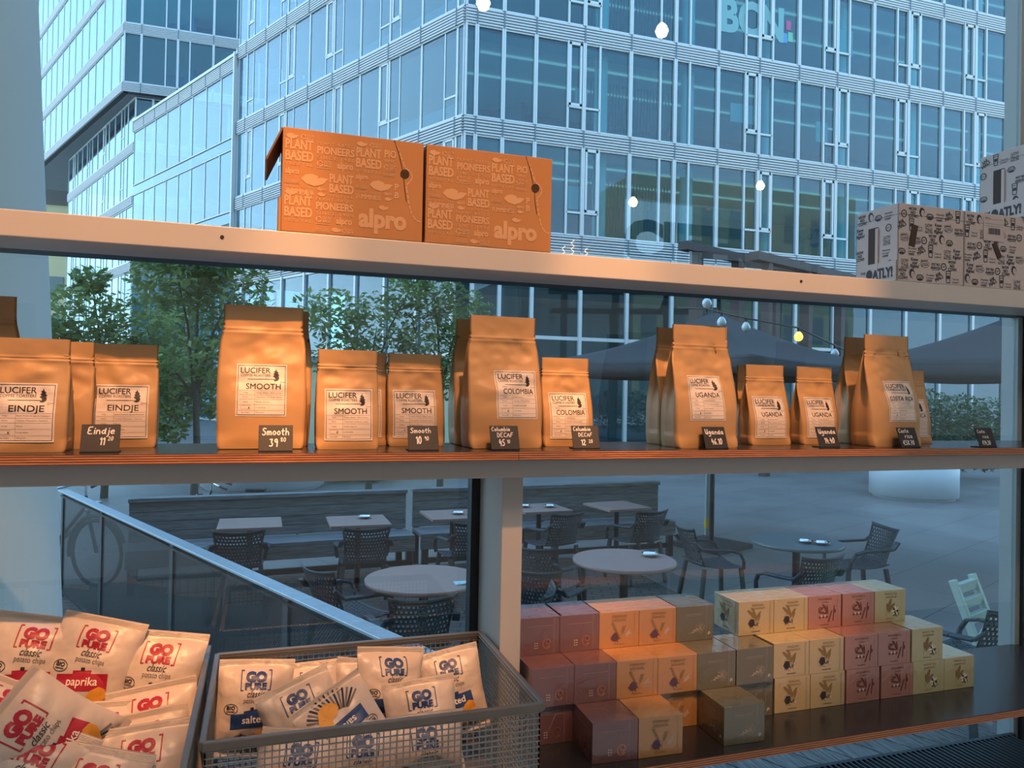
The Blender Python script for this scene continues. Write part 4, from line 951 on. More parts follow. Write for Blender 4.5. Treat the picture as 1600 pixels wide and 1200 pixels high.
def crisp_print(kind):
    P = Print(); ink = 0
    # logo in brackets
    P.text('GO', 0, 0.064, 0.022, w=0.049, mi=0, bold=0.075, anchor='m'); P.text('PURE', 0, 0.046, 0.0150, w=0.051, mi=0, bold=0.065, anchor='m')
    for s_ in (-1, 1): P.line([(s_*0.029, 0.088), (s_*0.0345, 0.088), (s_*0.0345, 0.044), (s_*0.029, 0.044)], 0.0024, 0)
    P.text('classic', 0.002, 0.029, 0.0145, w=0.041, mi=1, shear=0.35, anchor='m'); P.text('potato chips', 0.004, 0.0165, 0.0105, w=0.060, mi=2, anchor='m')
    P.ring(-0.054, 0.002, 0.0155, 0.0115, 0.0013, 1); P.text('BIO', -0.054, 0.001, 0.0085, w=0.019, mi=1, bold=0.03, anchor='m'); P.line([(-0.063, -0.003), (-0.045, -0.003)], 0.0016, 1)
    # castle of a banner
    r0 = 0.16
    P.rect(-0.052, -0.040, 0.052, -0.006, 0, n=14, k=4, rot=r0 if kind == 'red' else 0.08, c=(0.004, -0.023))
    P.rect(-0.020, -0.006, 0.018, 0.001, 0, n=4, rot=r0, c=(0.004, -0.023)); P.rect(-0.004, 0.0, 0.004, 0.007, 1, rot=r0, c=(0.004, -0.023))
    P.text('paprika' if kind == 'red' else 'salted', 0.003, -0.029, 0.0165, w=0.062 if kind == 'red' else 0.055, mi=3, bold=0.012, anchor='m', rot=r0 if kind == 'red' else 0.08)
    for k in range(15): # fan of cut vegetables
        a = -2.75+k*0.17; P.line([(0.004+0.030*cos(a), -0.050+0.012*sin(a)), (0.004+0.068*cos(a), -0.056+0.050*sin(a))], 0.0042, 1 if k % 2 else 2)
    if kind == 'red': P.rect(-0.050, -0.066, -0.020, -0.046, 5, n=4, rot=0.05); P.text('pure & natural', -0.035, -0.059, 0.0045, w=0.024, mi=3, anchor='m')
    pts = [(0.018, -0.088), (0.000, -0.082), (-0.006, -0.066), (0.006, -0.054), (0.020, -0.050), (0.024, -0.036), (0.038, -0.026), (0.052, -0.030), (0.055, -0.046), (0.046, -0.064), (0.036, -0.082)]
    P.poly([(a, c) for a, c in pts], 4)
    P.text('125 g', -0.03, -0.098, 0.005, mi=1, anchor='m')
    return P
CP = {k: crisp_print(k) for k in ('red', 'blue')}
CRISP = {}
def crisp_proto(kind, seed):
    key = (kind, seed)
    if key in CRISP: return None
    front = crisp_shape(seed)
    t = thing('crisp_bag', 'bag', 'crisp bag', (0, 0, 0))
    b = MB()
    nx, nz = 26, 36
    b.grid(lambda u, v: ((u-0.5)*CW*(1-0.028*cos(2*pi*(v-0.5))), front((u-0.5)*CW, (v-0.5)*CH, -1), (v-0.5)*CH), nx, nz)
    b.grid(lambda u, v: ((u-0.5)*CW*(1-0.028*cos(2*pi*(v-0.5))), front((u-0.5)*CW, (v-0.5)*CH, 1), (v-0.5)*CH), nx, nz, flip=True)
    b.build('foil_pouch', M_CRISP, t)
    CP[kind].build('printed_front', [M_RED if kind == 'red' else M_BLUE, M_INK, M_GREYINK, M_CREAMINK, M_CHIP, M_GREEN], t, lambda a, c: (a*(1-0.028*cos(2*pi*(c/CH))), front(a, c, -1)-0.0010, c), 0.005, {1: 0.0005, 2: 0.0004, 3: 0.0010, 4: 0.0008, 5: 0.0006})
    for s_ in (-1, 1):
        b = MB()
        for k in range(5): z = s_*(CH/2-0.003-k*0.0024); b.grid(lambda u, v, z=z: ((u-0.5)*CW*1.02, front((u-0.5)*CW, z, -1)-0.0008*(1 if v < 0.5 else 0.2)-0.0004, z+(v-0.5)*0.0012), 20, 1)
        b.build('crimped_seal', M_CRISP, t)
    CRISP[key] = t
    return t
def crisp(kind, seed, loc, rx, ry, rz, label, sc=1.0):
    """rx leans the bag back, ry turns it clockwise in view, rz swings it about the vertical."""
    e = (Matrix.Rotation(R(rz), 3, 'Z') @ Matrix.Rotation(R(-rx), 3, 'X') @ Matrix.Rotation(R(ry), 3, 'Y')).to_euler()
    g = 'red paprika crisp bags' if kind == 'red' else 'blue salted crisp bags'
    sc = 0.87 if kind == 'blue' else 0.97
    t = crisp_proto(kind, seed)
    if t is None: return dup(CRISP[(kind, seed)], loc, rot=e, label=label, group=g, scale=sc)
    t.location = loc; t.rotation_euler = e; t.scale = (sc,)*3; t['label'] = label; t['group'] = g
    return t
crisp('red', 1, (-0.454, 1.815, -0.598), 16, 12, 4, 'paprika crisp bag standing at the back left, its top cut by the left edge')
crisp('red', 2, (-0.336, 1.800, -0.606), 18, 13, -6, 'paprika crisp bag with its whole red banner in view, middle of the back row')
crisp('red', 3, (-0.205, 1.790, -0.645), 16, 7, -8, 'paprika crisp bag at the back right of its basket, against the basket side')
crisp('red', 1, (-0.196, 1.690, -0.723), 20, -8, -4, 'paprika crisp bag with its logo bolt upright, in front of the back right one')
crisp('red', 3, (-0.300, 1.660, -0.738), 24, 4, 6, 'paprika crisp bag with its logo half hidden behind the crumpled bag')
crisp('red', 2, (-0.205, 1.625, -0.752), 20, -8, -3, 'crisp bag showing only its plain top edge between two logos on the right')
crisp('red', 3, (-0.196, 1.545, -0.745), 20, -4, -3, 'paprika crisp bag lowest on the right, its logo cut by the bottom edge')
crisp('red', 4, (-0.350, 1.545, -0.640), 10, -48, 30, 'crumpled paprika crisp bag lying turned on its side on top of the pile')
crisp('red', 1, (-0.385, 1.500, -0.700), 22, 26, 4, 'paprika crisp bag leaning clockwise in the bottom left corner')
crisp('red', 4, (-0.470, 1.640, -0.660), 30, 40, 35, 'crisp bag turned away at the left edge under the back left bag')
crisp('red', 2, (-0.285, 1.500, -0.755), 16, 16, 0, 'crisp bag at the very bottom between two logos, mostly cut off')
crisp('blue', 1, (-0.006, 1.720, -0.690), 14, 5, 2, 'salted crisp bag at the left end of its basket with its banner in view')
crisp('blue', 2, (0.128, 1.810, -0.735), 12, -2, 0, 'salted crisp bag in the back row with only its logo showing')
crisp('blue', 3, (0.100, 1.610, -0.697), 18, -19, 4, 'salted crisp bag tilted to the left in front, with a round bio mark')
crisp('blue', 1, (0.240, 1.790, -0.737), 10, 9, -4, 'salted crisp bag in the back row, its logo half covered')
crisp('blue', 4, (0.280, 1.690, -0.678), 14, 9, 14, 'salted crisp bag in the middle of its basket, swung to the left')
crisp('blue', 2, (0.352, 1.820, -0.752), 8, -26, 0, 'crisp bag at the back showing only a plain pointed corner')
crisp('blue', 3, (0.444, 1.765, -0.719), 12, -10, -8, 'salted crisp bag at the right end of its basket against the back')
crisp('blue', 2, (0.338, 1.590, -0.718), 20, -4, 0, 'salted crisp bag foremost with its logo just above the rim')
crisp('blue', 4, (0.178, 1.535, -0.690), 26, 152, 5, 'salted crisp bag lying upside down on top of the others')
crisp('blue', 1, (0.325, 1.492, -0.750), 8, -2, 0, 'salted crisp bag seen upright through the front wire mesh on the right')
crisp('blue', 3, (0.070, 1.490, -0.750), 10, 12, 3, 'salted crisp bag seen through the front wire mesh on the left')
crisp('blue', 4, (0.195, 1.495, -0.752), 10, 4, -4, 'salted crisp bag seen through the front wire mesh in the middle')

# ================================================================ OUTSIDE: ground, terrace furniture
GZ = -2.1
def paving_mat(name, c1, c2, mortar, scale, bw, rh, rot, ms=0.006, rough=0.45):
    m = bpy.data.materials.new(name); m.use_nodes = True
    t = m.node_tree; b_ = t.nodes['Principled BSDF']; b_.inputs['Roughness'].default_value = rough
    tcn = nn(t, 'ShaderNodeTexCoord'); mp = nn(t, 'ShaderNodeMapping'); mp.inputs['Rotation'].default_value = (0, 0, rot); t.links.new(tcn.outputs['Object'], mp.inputs[0])
    br = nn(t, 'ShaderNodeTexBrick'); br.inputs['Scale'].default_value = scale; br.inputs['Color1'].default_value = (*c1, 1); br.inputs['Color2'].default_value = (*c2, 1); br.inputs['Mortar'].default_value = (*mortar, 1)
    br.inputs['Mortar Size'].default_value = ms; br.inputs['Brick Width'].default_value = bw; br.inputs['Row Height'].default_value = rh
    t.links.new(mp.outputs[0], br.inputs['Vector'])
    nz = nn(t, 'ShaderNodeTexNoise', Scale=0.9, Detail=5.0); t.links.new(tcn.outputs['Object'], nz.inputs['Vector'])
    mxn = nn(t, 'ShaderNodeMixRGB', blend_type='MULTIPLY'); mxn.inputs['Fac'].default_value = 0.55
    t.links.new(br.outputs['Color'], mxn.inputs['Color1']); t.links.new(nz.outputs['Fac'], mxn.inputs['Color2']); t.links.new(mxn.outputs[0], b_.inputs['Base Color'])
    return m
b = MB(); b.box(-45, 70, 2.06, 130, GZ-0.1, GZ)
struct(b.build('ground', paving_mat('plaza_slabs', (0.29, 0.265, 0.25), (0.24, 0.225, 0.215), (0.06, 0.058, 0.056), 1.0, 1.5, 0.9, R(-24))))
b = MB(); b.box(-3.2, 4.2, 3.6, 8.9, GZ, GZ+0.008)
struct(b.build('ground_brick', paving_mat('terrace_bricks', (0.20, 0.14, 0.11), (0.14, 0.105, 0.09), (0.05, 0.045, 0.04), 1.0, 0.21, 0.10, R(20), 0.008, 0.8)))
D_ = Vector((-0.4179, 0.9085, 0)); N_ = Vector((0.9085, 0.4179, 0))
b = MB()
o0 = Vector((4.6, 2.2, GZ+0.03))
for k in range(-26, 9):
    p = o0+N_*(k*0.2)-D_*(0.2*k*0.46 if k<0 else 0); b.bar(p-D_*0.1, p+D_*2.2, 0.188, 0.03)
struct(b.build('ground_deck', M_DECK), 'grey weathered deck boards outside the glass', 'deck')

def perf(bm, fn, nu, nv, hole=0.55, mi=0):
    """A sheet with a hole in each cell of a staggered grid."""
    for j in range(nv):
        for i in range(nu):
            sh = 0.5 if j % 2 else 0
            u0, u1 = max(0, (i-sh)/nu), min(1, (i+1-sh)/nu)
            if j % 2 and i == nu-1: cells = [(u0, u1), (u1, 1.0)]
            else: cells = [(u0, u1)]
            v0, v1 = j/nv, (j+1)/nv
            for a0, a1 in cells:
                if a1-a0 < 1e-6: continue
                edge = a1-a0 < 0.9/nu or j in (0, nv-1) or a0 <= 0 or a1 >= 1
                if edge:
                    bm.add([fn(a0, v0), fn(a1, v0), fn(a1, v1), fn(a0, v1)], [(0, 1, 2, 3)], mi, True); continue
                c, d = (1-hole)/2*(a1-a0), (1-hole)/2*(v1-v0)
                o = [fn(a0, v0), fn(a1, v0), fn(a1, v1), fn(a0, v1)]; h = [fn(a0+c, v0+d), fn(a1-c, v0+d), fn(a1-c, v1-d), fn(a0+c, v1-d)]
                bm.add(o+h, [(0, 1, 5, 4), (1, 2, 6, 5), (2, 3, 7, 6), (3, 0, 4, 7)], mi, True)
def solid(o, th=0.006):
    bm = bmesh.new(); bm.from_mesh(o.data); bmesh.ops.remove_doubles(bm, verts=bm.verts, dist=1e-5); bm.to_mesh(o.data); bm.free()
    md = o.modifiers.new('thick', 'SOLIDIFY'); md.thickness = th; md.offset = 0; return o
def chair_proto():
    t = thing('terrace_chair', 'x', 'chair', (0, 0, GZ))   # faces +y, its back at -y
    def back(u, v):
        x = (u-0.5)*(0.40+0.05*v-0.03*sin(pi*v)); c = (2*u-1)**2
        return (x, -0.20-0.13*v-0.03*(1-c)+0.02*c, 0.46+0.36*v+(0.022*c-0.012)*(v**3))
    bm = MB(); perf(bm, back, 15, 11, 0.52); solid(bm.build('backrest', M_CHAIR, t))
    def seat(u, v):
        return ((u-0.5)*(0.42+0.04*v), -0.23+0.45*v, 0.435+0.02*(2*u-1)**2-0.012*sin(pi*v)+(0.03*(1-v)**4))
    bm = MB(); perf(bm, seat, 13, 13, 0.45); solid(bm.build('seat', M_CHAIR, t))
    for sx in (-1, 1):
        for sy in (-1, 1):
            bm = MB(); bm.bar((sx*0.20, sy*0.19, 0.44), (sx*0.245, sy*0.225-(0.03 if sy < 0 else 0), 0.0), 0.042, 0.036, up=(0, 1, 0)); bm.build('leg', M_CHAIR, t, bevel=0.006)
        bm = MB()
        path = [(sx*0.215, -0.305, 0.70), (sx*0.235, -0.24, 0.635), (sx*0.252, -0.10, 0.625), (sx*0.258, 0.06, 0.618), (sx*0.256, 0.15, 0.590), (sx*0.250, 0.19, 0.52), (sx*0.235, 0.20, 0.44)]
        for p, q in zip(path, path[1:]): bm.bar(p, q, 0.05 if p[1] < 0.1 else 0.036, 0.022, up=(sx*0.1, 0.1, 1))
        bm.build('arm', M_CHAIR, t, bevel=0.006)
    return t
CH0 = chair_proto(); used = []
def chair(x, y, rz, label, dz=0.009):
    if not used:
        used.append(1); CH0.location = (x, y, GZ+0.009); CH0.rotation_euler = (0, 0, R(rz)); CH0['label'] = label; CH0['group'] = 'perforated plastic chairs on the terrace'; return
    dup(CH0, (x, y, GZ+dz), R(rz), label, 'perforated plastic chairs on the terrace')
chair(-0.187, 7.40, 2, 'dark perforated chair at the leftmost square table, its back to the window')
chair(0.946, 7.33, -3, 'dark perforated chair at the second square table from the left')
chair(1.960, 7.40, 4, 'dark perforated chair at the third square table, half hidden by the window post')
chair(3.02, 7.72, 14, 'dark perforated chair at the fourth square table, right of the window post')
chair(4.02, 7.68, 10, 'dark perforated chair at the rightmost square table, its back to the window')
chair(0.66, 5.66, -62, 'dark perforated chair at the left of the nearest round table, turned to the right')
chair(0.94, 4.90, 5, 'dark perforated chair nearest the glass, its back against the nearest round table')
chair(1.50, 4.72, 62, 'dark perforated chair half hidden by the window post, right of the nearest round table')
chair(2.36, 6.08, -48, 'dark perforated chair at the left of the middle round table, turned to the right')
chair(2.06, 5.35, -40, 'dark perforated chair just right of the window post, in front of the middle round table')
chair(4.22, 6.42, -96, 'dark perforated chair seen from the side, between the middle and the far right round table')
chair(5.62, 6.06, 78, 'dark perforated chair at the right of the far right round table, turned to the left')
chair(4.27, 5.28, 4, 'dark perforated chair in front of the far right round table, its back to the window')
chair(4.24, 3.66, 6, 'dark perforated chair at the right edge of the glass behind the counter', 0.046)

def square_table(x, y, rz, label):
    t = thing('square_table', label, 'table', (x, y, GZ+0.009), R(rz), 'square tables by the benches')
    bm = MB(); bm.box(-0.30, 0.30, -0.30, 0.30, 0.712, 0.74); bm.build('tabletop', M_TABLE, t, bevel=0.004)
    bm = MB(); bm.tube([(0, 0, 0.02), (0, 0, 0.712)], 0.03, 12); bm.build('pedestal', M_BLACKMETAL, t)
    bm = MB(); bm.box(-0.2, 0.2, -0.2, 0.2, 0, 0.02); bm.build('foot', M_BLACKMETAL, t, bevel=0.004)
def round_table(x, y, r, m, label):
    t = thing('round_table', label, 'table', (x, y, GZ+0.009), 0, 'round terrace tables')
    bm = MB(); bm.lathe([(r-0.004, 0.712), (r, 0.718), (r, 0.734), (r-0.004, 0.74)], 56); bm.build('tabletop', m, t)
    bm = MB(); bm.tube([(0, 0, 0.02), (0, 0, 0.712)], 0.035, 14); bm.build('pedestal', M_BLACKMETAL, t)
    bm = MB(); bm.lathe([(0.23, 0), (0.23, 0.015), (0.05, 0.03)], 28); bm.build('foot', M_BLACKMETAL, t)
square_table(-0.095, 7.96, 0, 'pinkish square table in front of the bench, leftmost of the five')
square_table(0.955, 7.88, 0, 'pinkish square table in front of the bench, second from the left, with an ashtray')
square_table(1.998, 8.06, 2, 'pinkish square table, third from the left, just left of the window post')
square_table(3.10, 8.32, 4, 'pinkish square table in front of the bench, just right of the window post')
square_table(4.10, 8.30, 8, 'pinkish square table in front of the bench, rightmost of the five')
round_table(1.124, 5.36, 0.42, M_TABLE, 'pinkish round table nearest the glass, left of the window post')
round_table(2.83, 5.58, 0.42, M_TABLE, 'pinkish round table right of the window post, with an ashtray')
round_table(4.78, 5.90, 0.42, M_TABLEG, 'dark grey round table farthest to the right, with two ashtrays')
def ashtray(x, y, label):
    t = thing('ashtray', label, 'ashtray', (x, y, GZ+0.7495), 0, 'metal ashtrays on the terrace tables')
    bm = MB(); bm.lathe([(0.045, 0), (0.058, 0.012), (0.066, 0.026), (0.072, 0.027), (0.070, 0.022), (0.052, 0.010), (0.012, 0.008)], 24); bm.build('bowl', M_CHROME, t)
    for k in range(3):
        a = k*2.1+0.4; bm = MB(); bm.bar((0.058*cos(a), 0.058*sin(a), 0.026), (0.074*cos(a), 0.074*sin(a), 0.032), 0.02, 0.003); bm.build('rest', M_CHROME, t)
ashtray(1.03, 7.98, 'metal ashtray on the second square table'); ashtray(2.05, 8.03, 'metal ashtray on the third square table'); ashtray(3.22, 8.30, 'metal ashtray on the square table right of the window post')
ashtray(3.09, 5.62, 'metal ashtray on the middle round table'); ashtray(4.80, 5.80, 'metal ashtray on the dark round table, left one of the two'); ashtray(4.90, 5.70, 'metal ashtray on the dark round table, right one of the two')
ashtray(2.93, 8.36, 'metal ashtray against the right side of the window post')
t = thing('sugar_sachets', 'pale blue sachets lying on the nearest round table', 'sachet', (1.36, 5.14, GZ+0.7495))
bm = MB(); bm.box(-0.06, 0.06, -0.04, 0.05, 0, 0.006); bm.build('sachet', mat('pale_blue_paper', (0.45, 0.66, 0.70), 0.6), t)
bm = MB(); bm.bar((-0.03, -0.03, 0.009), (0.08, 0.02, 0.011), 0.05, 0.005); bm.build('sachet', MATS['pale_blue_paper'], t)

def bench(x, y, L, rz, label):
    t = thing('timber_bench', label, 'bench', (x, y, GZ), R(rz), 'long timber benches')
    rr = random.Random(int(x*10)+5)
    for k, z in enumerate((0.455, 0.560, 0.665, 0.770)):
        bm = MB(); bm.box(0, L, -0.022, 0.022, z, z+0.100); bm.build('back_plank', M_BENCH, t, bevel=0.004)
    bm = MB(); bm.box(-0.01, L+0.01, -0.055, 0.085, 0.872, 0.915); bm.build('top_rail', M_BENCH, t, bevel=0.006)
    for k in range(3):
        bm = MB(); bm.box(0, L, -0.46+k*0.148, -0.32+k*0.148, 0.405, 0.450); bm.build('seat_plank', M_BENCH, t, bevel=0.005)
    bm = MB(); bm.box(0, L, -0.46, -0.42, 0.27, 0.402); bm.build('apron', M_BENCH, t, bevel=0.004)
    n = max(2, int(L/1.7)+1)
    for k in range(n):
        xx = 0.06+(L-0.12)*k/(n-1)
        bm = MB(); bm.box(xx-0.035, xx+0.035, -0.44, -0.37, 0, 0.27); bm.build('leg', M_BLACKMETAL, t)
        bm = MB(); bm.box(xx-0.035, xx+0.035, 0.024, 0.084, 0, 0.872); bm.build('leg', M_BLACKMETAL, t)
    bm = MB(); bm.box(0.03, L-0.03, -0.40, -0.36, 0.10, 0.16); bm.build('stretcher', M_BLACKMETAL, t)
bench(-1.30, 8.72, 2.95, 4.6, 'long weathered timber bench behind the square tables, on the left')
bench(1.73, 9.00, 3.40, 2.6, 'long weathered timber bench behind the square tables, on the right')

# steel balustrade with a perforated panel
p0 = Vector((-1.863, 8.49, GZ)); p1 = Vector((0.80, 2.62, GZ)); d = (p1-p0); L = d.length; d.normalize()
ang = math.atan2(d.y, d.x)
t = thing('balustrade', 'galvanised balustrade with perforated panels running up to the glass', 'railing', p0, ang)
bm = MB(); bm.box(0, L, -0.045, 0.045, 1.035, 1.05); bm.build('handrail', M_GALV, t, bevel=0.002)
bm = MB(); bm.box(0, L, -0.02, 0.02, 0.985, 1.0); bm.build('upper_rail', M_BLACKMETAL, t)
bm = MB(); bm.box(0, L, -0.02, 0.02, 0.06, 0.08); bm.build('lower_rail', M_BLACKMETAL, t)
for s_ in (0.05, 1.42, 3.15, 4.85, 6.35): bm = MB(); bm.box(s_-0.03, s_+0.03, -0.012, 0.012, 0, 1.035); bm.build('post', mat('grey_post', (0.06, 0.07, 0.078), 0.5, 0.3), t)
mm = bpy.data.materials.new('perforated_sheet'); mm.use_nodes = True; tt = mm.node_tree; pb_ = tt.nodes['Principled BSDF']
pb_.inputs['Base Color'].default_value = (0.03, 0.034, 0.038, 1); pb_.inputs['Roughness'].default_value = 0.45; pb_.inputs['Metallic'].default_value = 0.4
tcn = nn(tt, 'ShaderNodeTexCoord'); mp = nn(tt, 'ShaderNodeMapping'); mp.inputs['Rotation'].default_value = (0, R(45), 0); mp.inputs['Scale'].default_value = (62, 0, 62); tt.links.new(tcn.outputs['Object'], mp.inputs[0])
vo = nn(tt, 'ShaderNodeTexVoronoi', Scale=1.0, Randomness=0.0); tt.links.new(mp.outputs[0], vo.inputs['Vector'])
lt = nn(tt, 'ShaderNodeMath', operation='GREATER_THAN'); lt.inputs[1].default_value = 0.395; tt.links.new(vo.outputs['Distance'], lt.inputs[0]); tt.links.new(lt.outputs[0], pb_.inputs['Alpha'])
for a, c in ((0.08, 1.39), (1.45, 3.12), (3.18, 4.82), (4.88, 6.32)):
    bm = MB(); bm.box(a, c, -0.002, 0.002, 0.08, 0.985); bm.build('perforated_panel', mm, t)

# planters, pole, crate-like folding chair
t = thing('round_planter', 'large white cylindrical planter on the plaza at the right', 'planter', (13.33, 12.75, GZ))
bm = MB(); bm.lathe([(0.80, 0), (0.80, 0.04), (0.865, 0.05), (0.865, 1.0), (0.80, 1.0), (0.78, 0.92)], 48); bm.build('tub', M_WHITE, t)
t = thing('round_planter', 'large white cylindrical planter behind the left bench', 'planter', (0.05, 16.9, GZ))
bm = MB(); bm.lathe([(1.18, 0), (1.18, 0.04), (1.25, 0.05), (1.25, 0.85), (1.18, 0.85), (1.15, 0.8)], 48); bm.build('tub', M_WHITE, t)
t = thing('steel_pole', 'slim grey steel pole with a yellow mark on the plaza', 'pole', (6.2, 9.6, GZ))
bm = MB(); bm.tube([(0, 0, 0), (0, 0, 1.9)], 0.038, 12); bm.build('shaft', mat('pale_steel', (0.30, 0.38, 0.40), 0.4, 0.4), t)
bm = MB(); bm.tube([(0, 0, 0.16), (0, 0, 0.30)], 0.042, 12); bm.build('yellow_band', mat('yellow_paint', (0.62, 0.42, 0.03), 0.5), t)
M_PG = mat('pale_green_plastic', (0.38, 0.50, 0.45), 0.5)
t = thing('folding_chair', 'pale green folded chair at the right edge of the glass', 'chair', (4.86, 4.02, GZ), R(20))
for sx in (-0.13, 0.20):
    bm = MB(); bm.bar((sx, -0.16, 0), (sx, 0.16, 0.82), 0.045, 0.05); bm.build('leg', M_PG, t, bevel=0.006)
    bm = MB(); bm.bar((sx, 0.16, 0), (sx, -0.10, 0.62), 0.045, 0.05); bm.build('leg', M_PG, t, bevel=0.006)
for z in (0.56, 0.66, 0.76): bm = MB(); bm.box(-0.13, 0.20, 0.16*(z-0.41)/0.41-0.02, 0.16*(z-0.41)/0.41+0.02, z-0.035, z+0.035); bm.build('slat', M_PG, t, bevel=0.006)

# bicycles
def bike(loc, rz, label, col, sc=1.0, lean=0):
    t = thing('bicycle', label, 'bicycle', loc, rot=(R(lean), 0, R(rz)), group='parked bicycles'); t.scale = (sc,)*3
    mf = mat('bike_frame_'+label.split()[0], col, 0.4)
    for x in (-0.53, 0.53):
        w = MB(); w.tube([(x+0.335*cos(a*pi/20), 0, 0.35+0.335*sin(a*pi/20)) for a in range(40)], 0.020, 8, closed=True); wh = w.build('wheel', mat('tyre', (0.015, 0.016, 0.018), 0.8), t)
        w = MB()
        for k in range(18): a = k*pi/9; w.tube([(x, 0.02*(-1)**k, 0.35), (x+0.32*cos(a), 0, 0.35+0.32*sin(a))], 0.0014, 4)
        w.build('spokes', M_CHROME, wh)
        w = MB(); w.tube([(x+0.385*cos(a), 0, 0.35+0.385*sin(a)) for a in [R(q) for q in range(20, 200, 10)]], 0.024, 6); w.build('mudguard', mf, t)
    w = MB()
    w.tube([(0.53, 0, 0.35), (0.44, 0, 0.62), (0.36, 0, 0.93)], 0.019, 8); w.tube([(0.38, 0, 0.84), (-0.12, 0, 0.32)], 0.022, 8); w.tube([(0.40, 0, 0.72), (0.05, 0, 0.45), (-0.10, 0, 0.30)], 0.018, 8)
    w.tube([(-0.12, 0, 0.28), (-0.26, 0, 0.85)], 0.018, 8); w.tube([(-0.12, 0, 0.30), (-0.53, 0, 0.35)], 0.012, 8); w.tube([(-0.53, 0, 0.35), (-0.24, 0, 0.74)], 0.012, 8); w.build('frame', mf, t)
    w = MB(); w.tube([(0.12, -0.29, 0.98), (0.22, -0.27, 1.02), (0.34, -0.12, 1.06), (0.36, 0, 1.04), (0.34, 0.12, 1.06), (0.22, 0.27, 1.02), (0.12, 0.29, 0.98)], 0.012, 8); w.tube([(0.36, 0, 0.9), (0.36, 0, 1.05)], 0.013, 8); hb = w.build('handlebar', M_CHROME, t)
    for s_ in (-1, 1): w = MB(); w.tube([(0.22, s_*0.27, 1.02), (0.11, s_*0.292, 0.977)], 0.019, 10); w.build('grip', mat('brown_grip', (0.20, 0.10, 0.09), 0.6), hb)
    w = MB(); w.prism([(-0.40, -0.09), (-0.38, 0.09), (-0.24, 0.06), (-0.10, 0.02), (-0.10, -0.02), (-0.24, -0.06)], 0.90, 0.95); w.build('saddle', mat('black_saddle', (0.02, 0.02, 0.02), 0.5), t, bevel=0.02)
    w = MB(); w.tube([(0.47, -0.1, 0.80), (0.56, 0, 0.80), (0.47, 0.1, 0.80)], 0.02, 8); w.lathe([(0.02, -0.03), (0.05, 0.02), (0.05, 0.04)], 12, c=(0.52, 0, 0.84)); w.build('lamp', M_CHROME, t)
bike((-2.02, 9.10, GZ), -38, 'dark bicycle parked behind the far end of the balustrade', (0.03, 0.035, 0.04))
bike((-0.28, 10.1, GZ), 176, 'green bicycle parked behind the left bench, only its handlebar and tube showing', (0.03, 0.07, 0.06), 0.86)

# ================================================================ PARASOLS, STRING LIGHTS, PERGOLA
def parasol(x, y, rz, half, ze, zp, label):
    t = thing('parasol', label, 'parasol', (x, y, GZ), R(rz), 'dark square parasols on the terrace')
    H = zp-GZ; E = ze-GZ
    c = [(-half, -half), (half, -half), (half, half), (-half, half)]
    bm = MB()
    for k in range(4):
        a, e2 = Vector((*c[k], E)), Vector((*c[(k+1) % 4], E)); top = Vector((0, 0, H))
        bm.grid(lambda u, v, a=a, e2=e2: tuple((a.lerp(e2, u)).lerp(top, v)-Vector((0, 0, 0.10*half*sin(pi*v)*0.6+0.05*sin(pi*u)*(1-v)))), 10, 8)
    solid(bm.build('canopy', M_CANVAS, t), 0.01)
    bm = MB()
    for k in range(4):
        a, e2 = Vector((*c[k], E)), Vector((*c[(k+1) % 4], E))
        bm.grid(lambda u, v, a=a, e2=e2: tuple(a.lerp(e2, u)-Vector((0, 0, 0.05*sin(pi*u)+0.16*v))), 12, 1)
    solid(bm.build('valance', M_CANVAS, t), 0.008)
    for k in range(4): bm = MB(); bm.bar((0, 0, H-0.25), (c[k][0]*0.97, c[k][1]*0.97, E-0.05), 0.03, 0.03); bm.build('rib', M_BLACKMETAL, t)
    bm = MB(); bm.tube([(0, 0, 0), (0, 0, H+0.06)], 0.035, 12); bm.build('pole', M_BLACKMETAL, t)
    bm = MB(); bm.box(-0.4, 0.4, -0.4, 0.4, 0, 0.06); bm.build('base', M_BLACKMETAL, t)
parasol(5.95, 9.10, 22, 1.75, 0.42, 1.16, 'dark square parasol behind the Uganda bags, hung with clear bulbs')
parasol(8.75, 5.95, 8, 1.75, 0.42, 1.36, 'dark square parasol at the right edge of the glass')
t = thing('string_light', 'string of clear bulbs over the middle parasol, one of them lit', 'string light', (5.0, 7.82, 1.06))
pts = [Vector((4.4, 7.5, 0.98)), Vector((5.0, 7.82, 1.03)), Vector((5.34, 8.02, 1.02)), Vector((5.87, 8.27, 1.00)), Vector((6.75, 8.35, 0.92)), Vector((7.65, 8.70, 0.74)), Vector((9.2, 9.7, 0.6))]
bm = MB(); bm.tube([p-t.location for p in pts], 0.012, 6); bm.build('cable', M_BLACKMETAL, t)
M_CLEARB = mat('clear_bulb', (0.75, 0.80, 0.80), 0.08, 0, 0.9, coat=1.0)
for k, p in enumerate(pts[1:6]):
    q = p-t.location
    bm = MB(); bm.tube([q+Vector((0, 0, 0.0)), q-Vector((0, 0, 0.05))], 0.018, 8); bm.build('socket', M_BLACKMETAL, t)
    up = 1 if k == 0 else -1
    bm = MB(); prof = [(0.018, 0.0), (0.042, 0.025), (0.058, 0.065), (0.05, 0.10), (0.028, 0.122), (0.003, 0.128)]
    bm.lathe([(r_, up*z_-(0.05 if up < 0 else 0)) for r_, z_ in prof], 18, c=(q.x, q.y, q.z))
    o = bm.build('bulb', mat('lit_string_bulb', (1, 0.6, 0.1), 0.3, emit=(1.0, 0.55, 0.08), estr=3.0) if k == 3 else M_CLEARB, t)
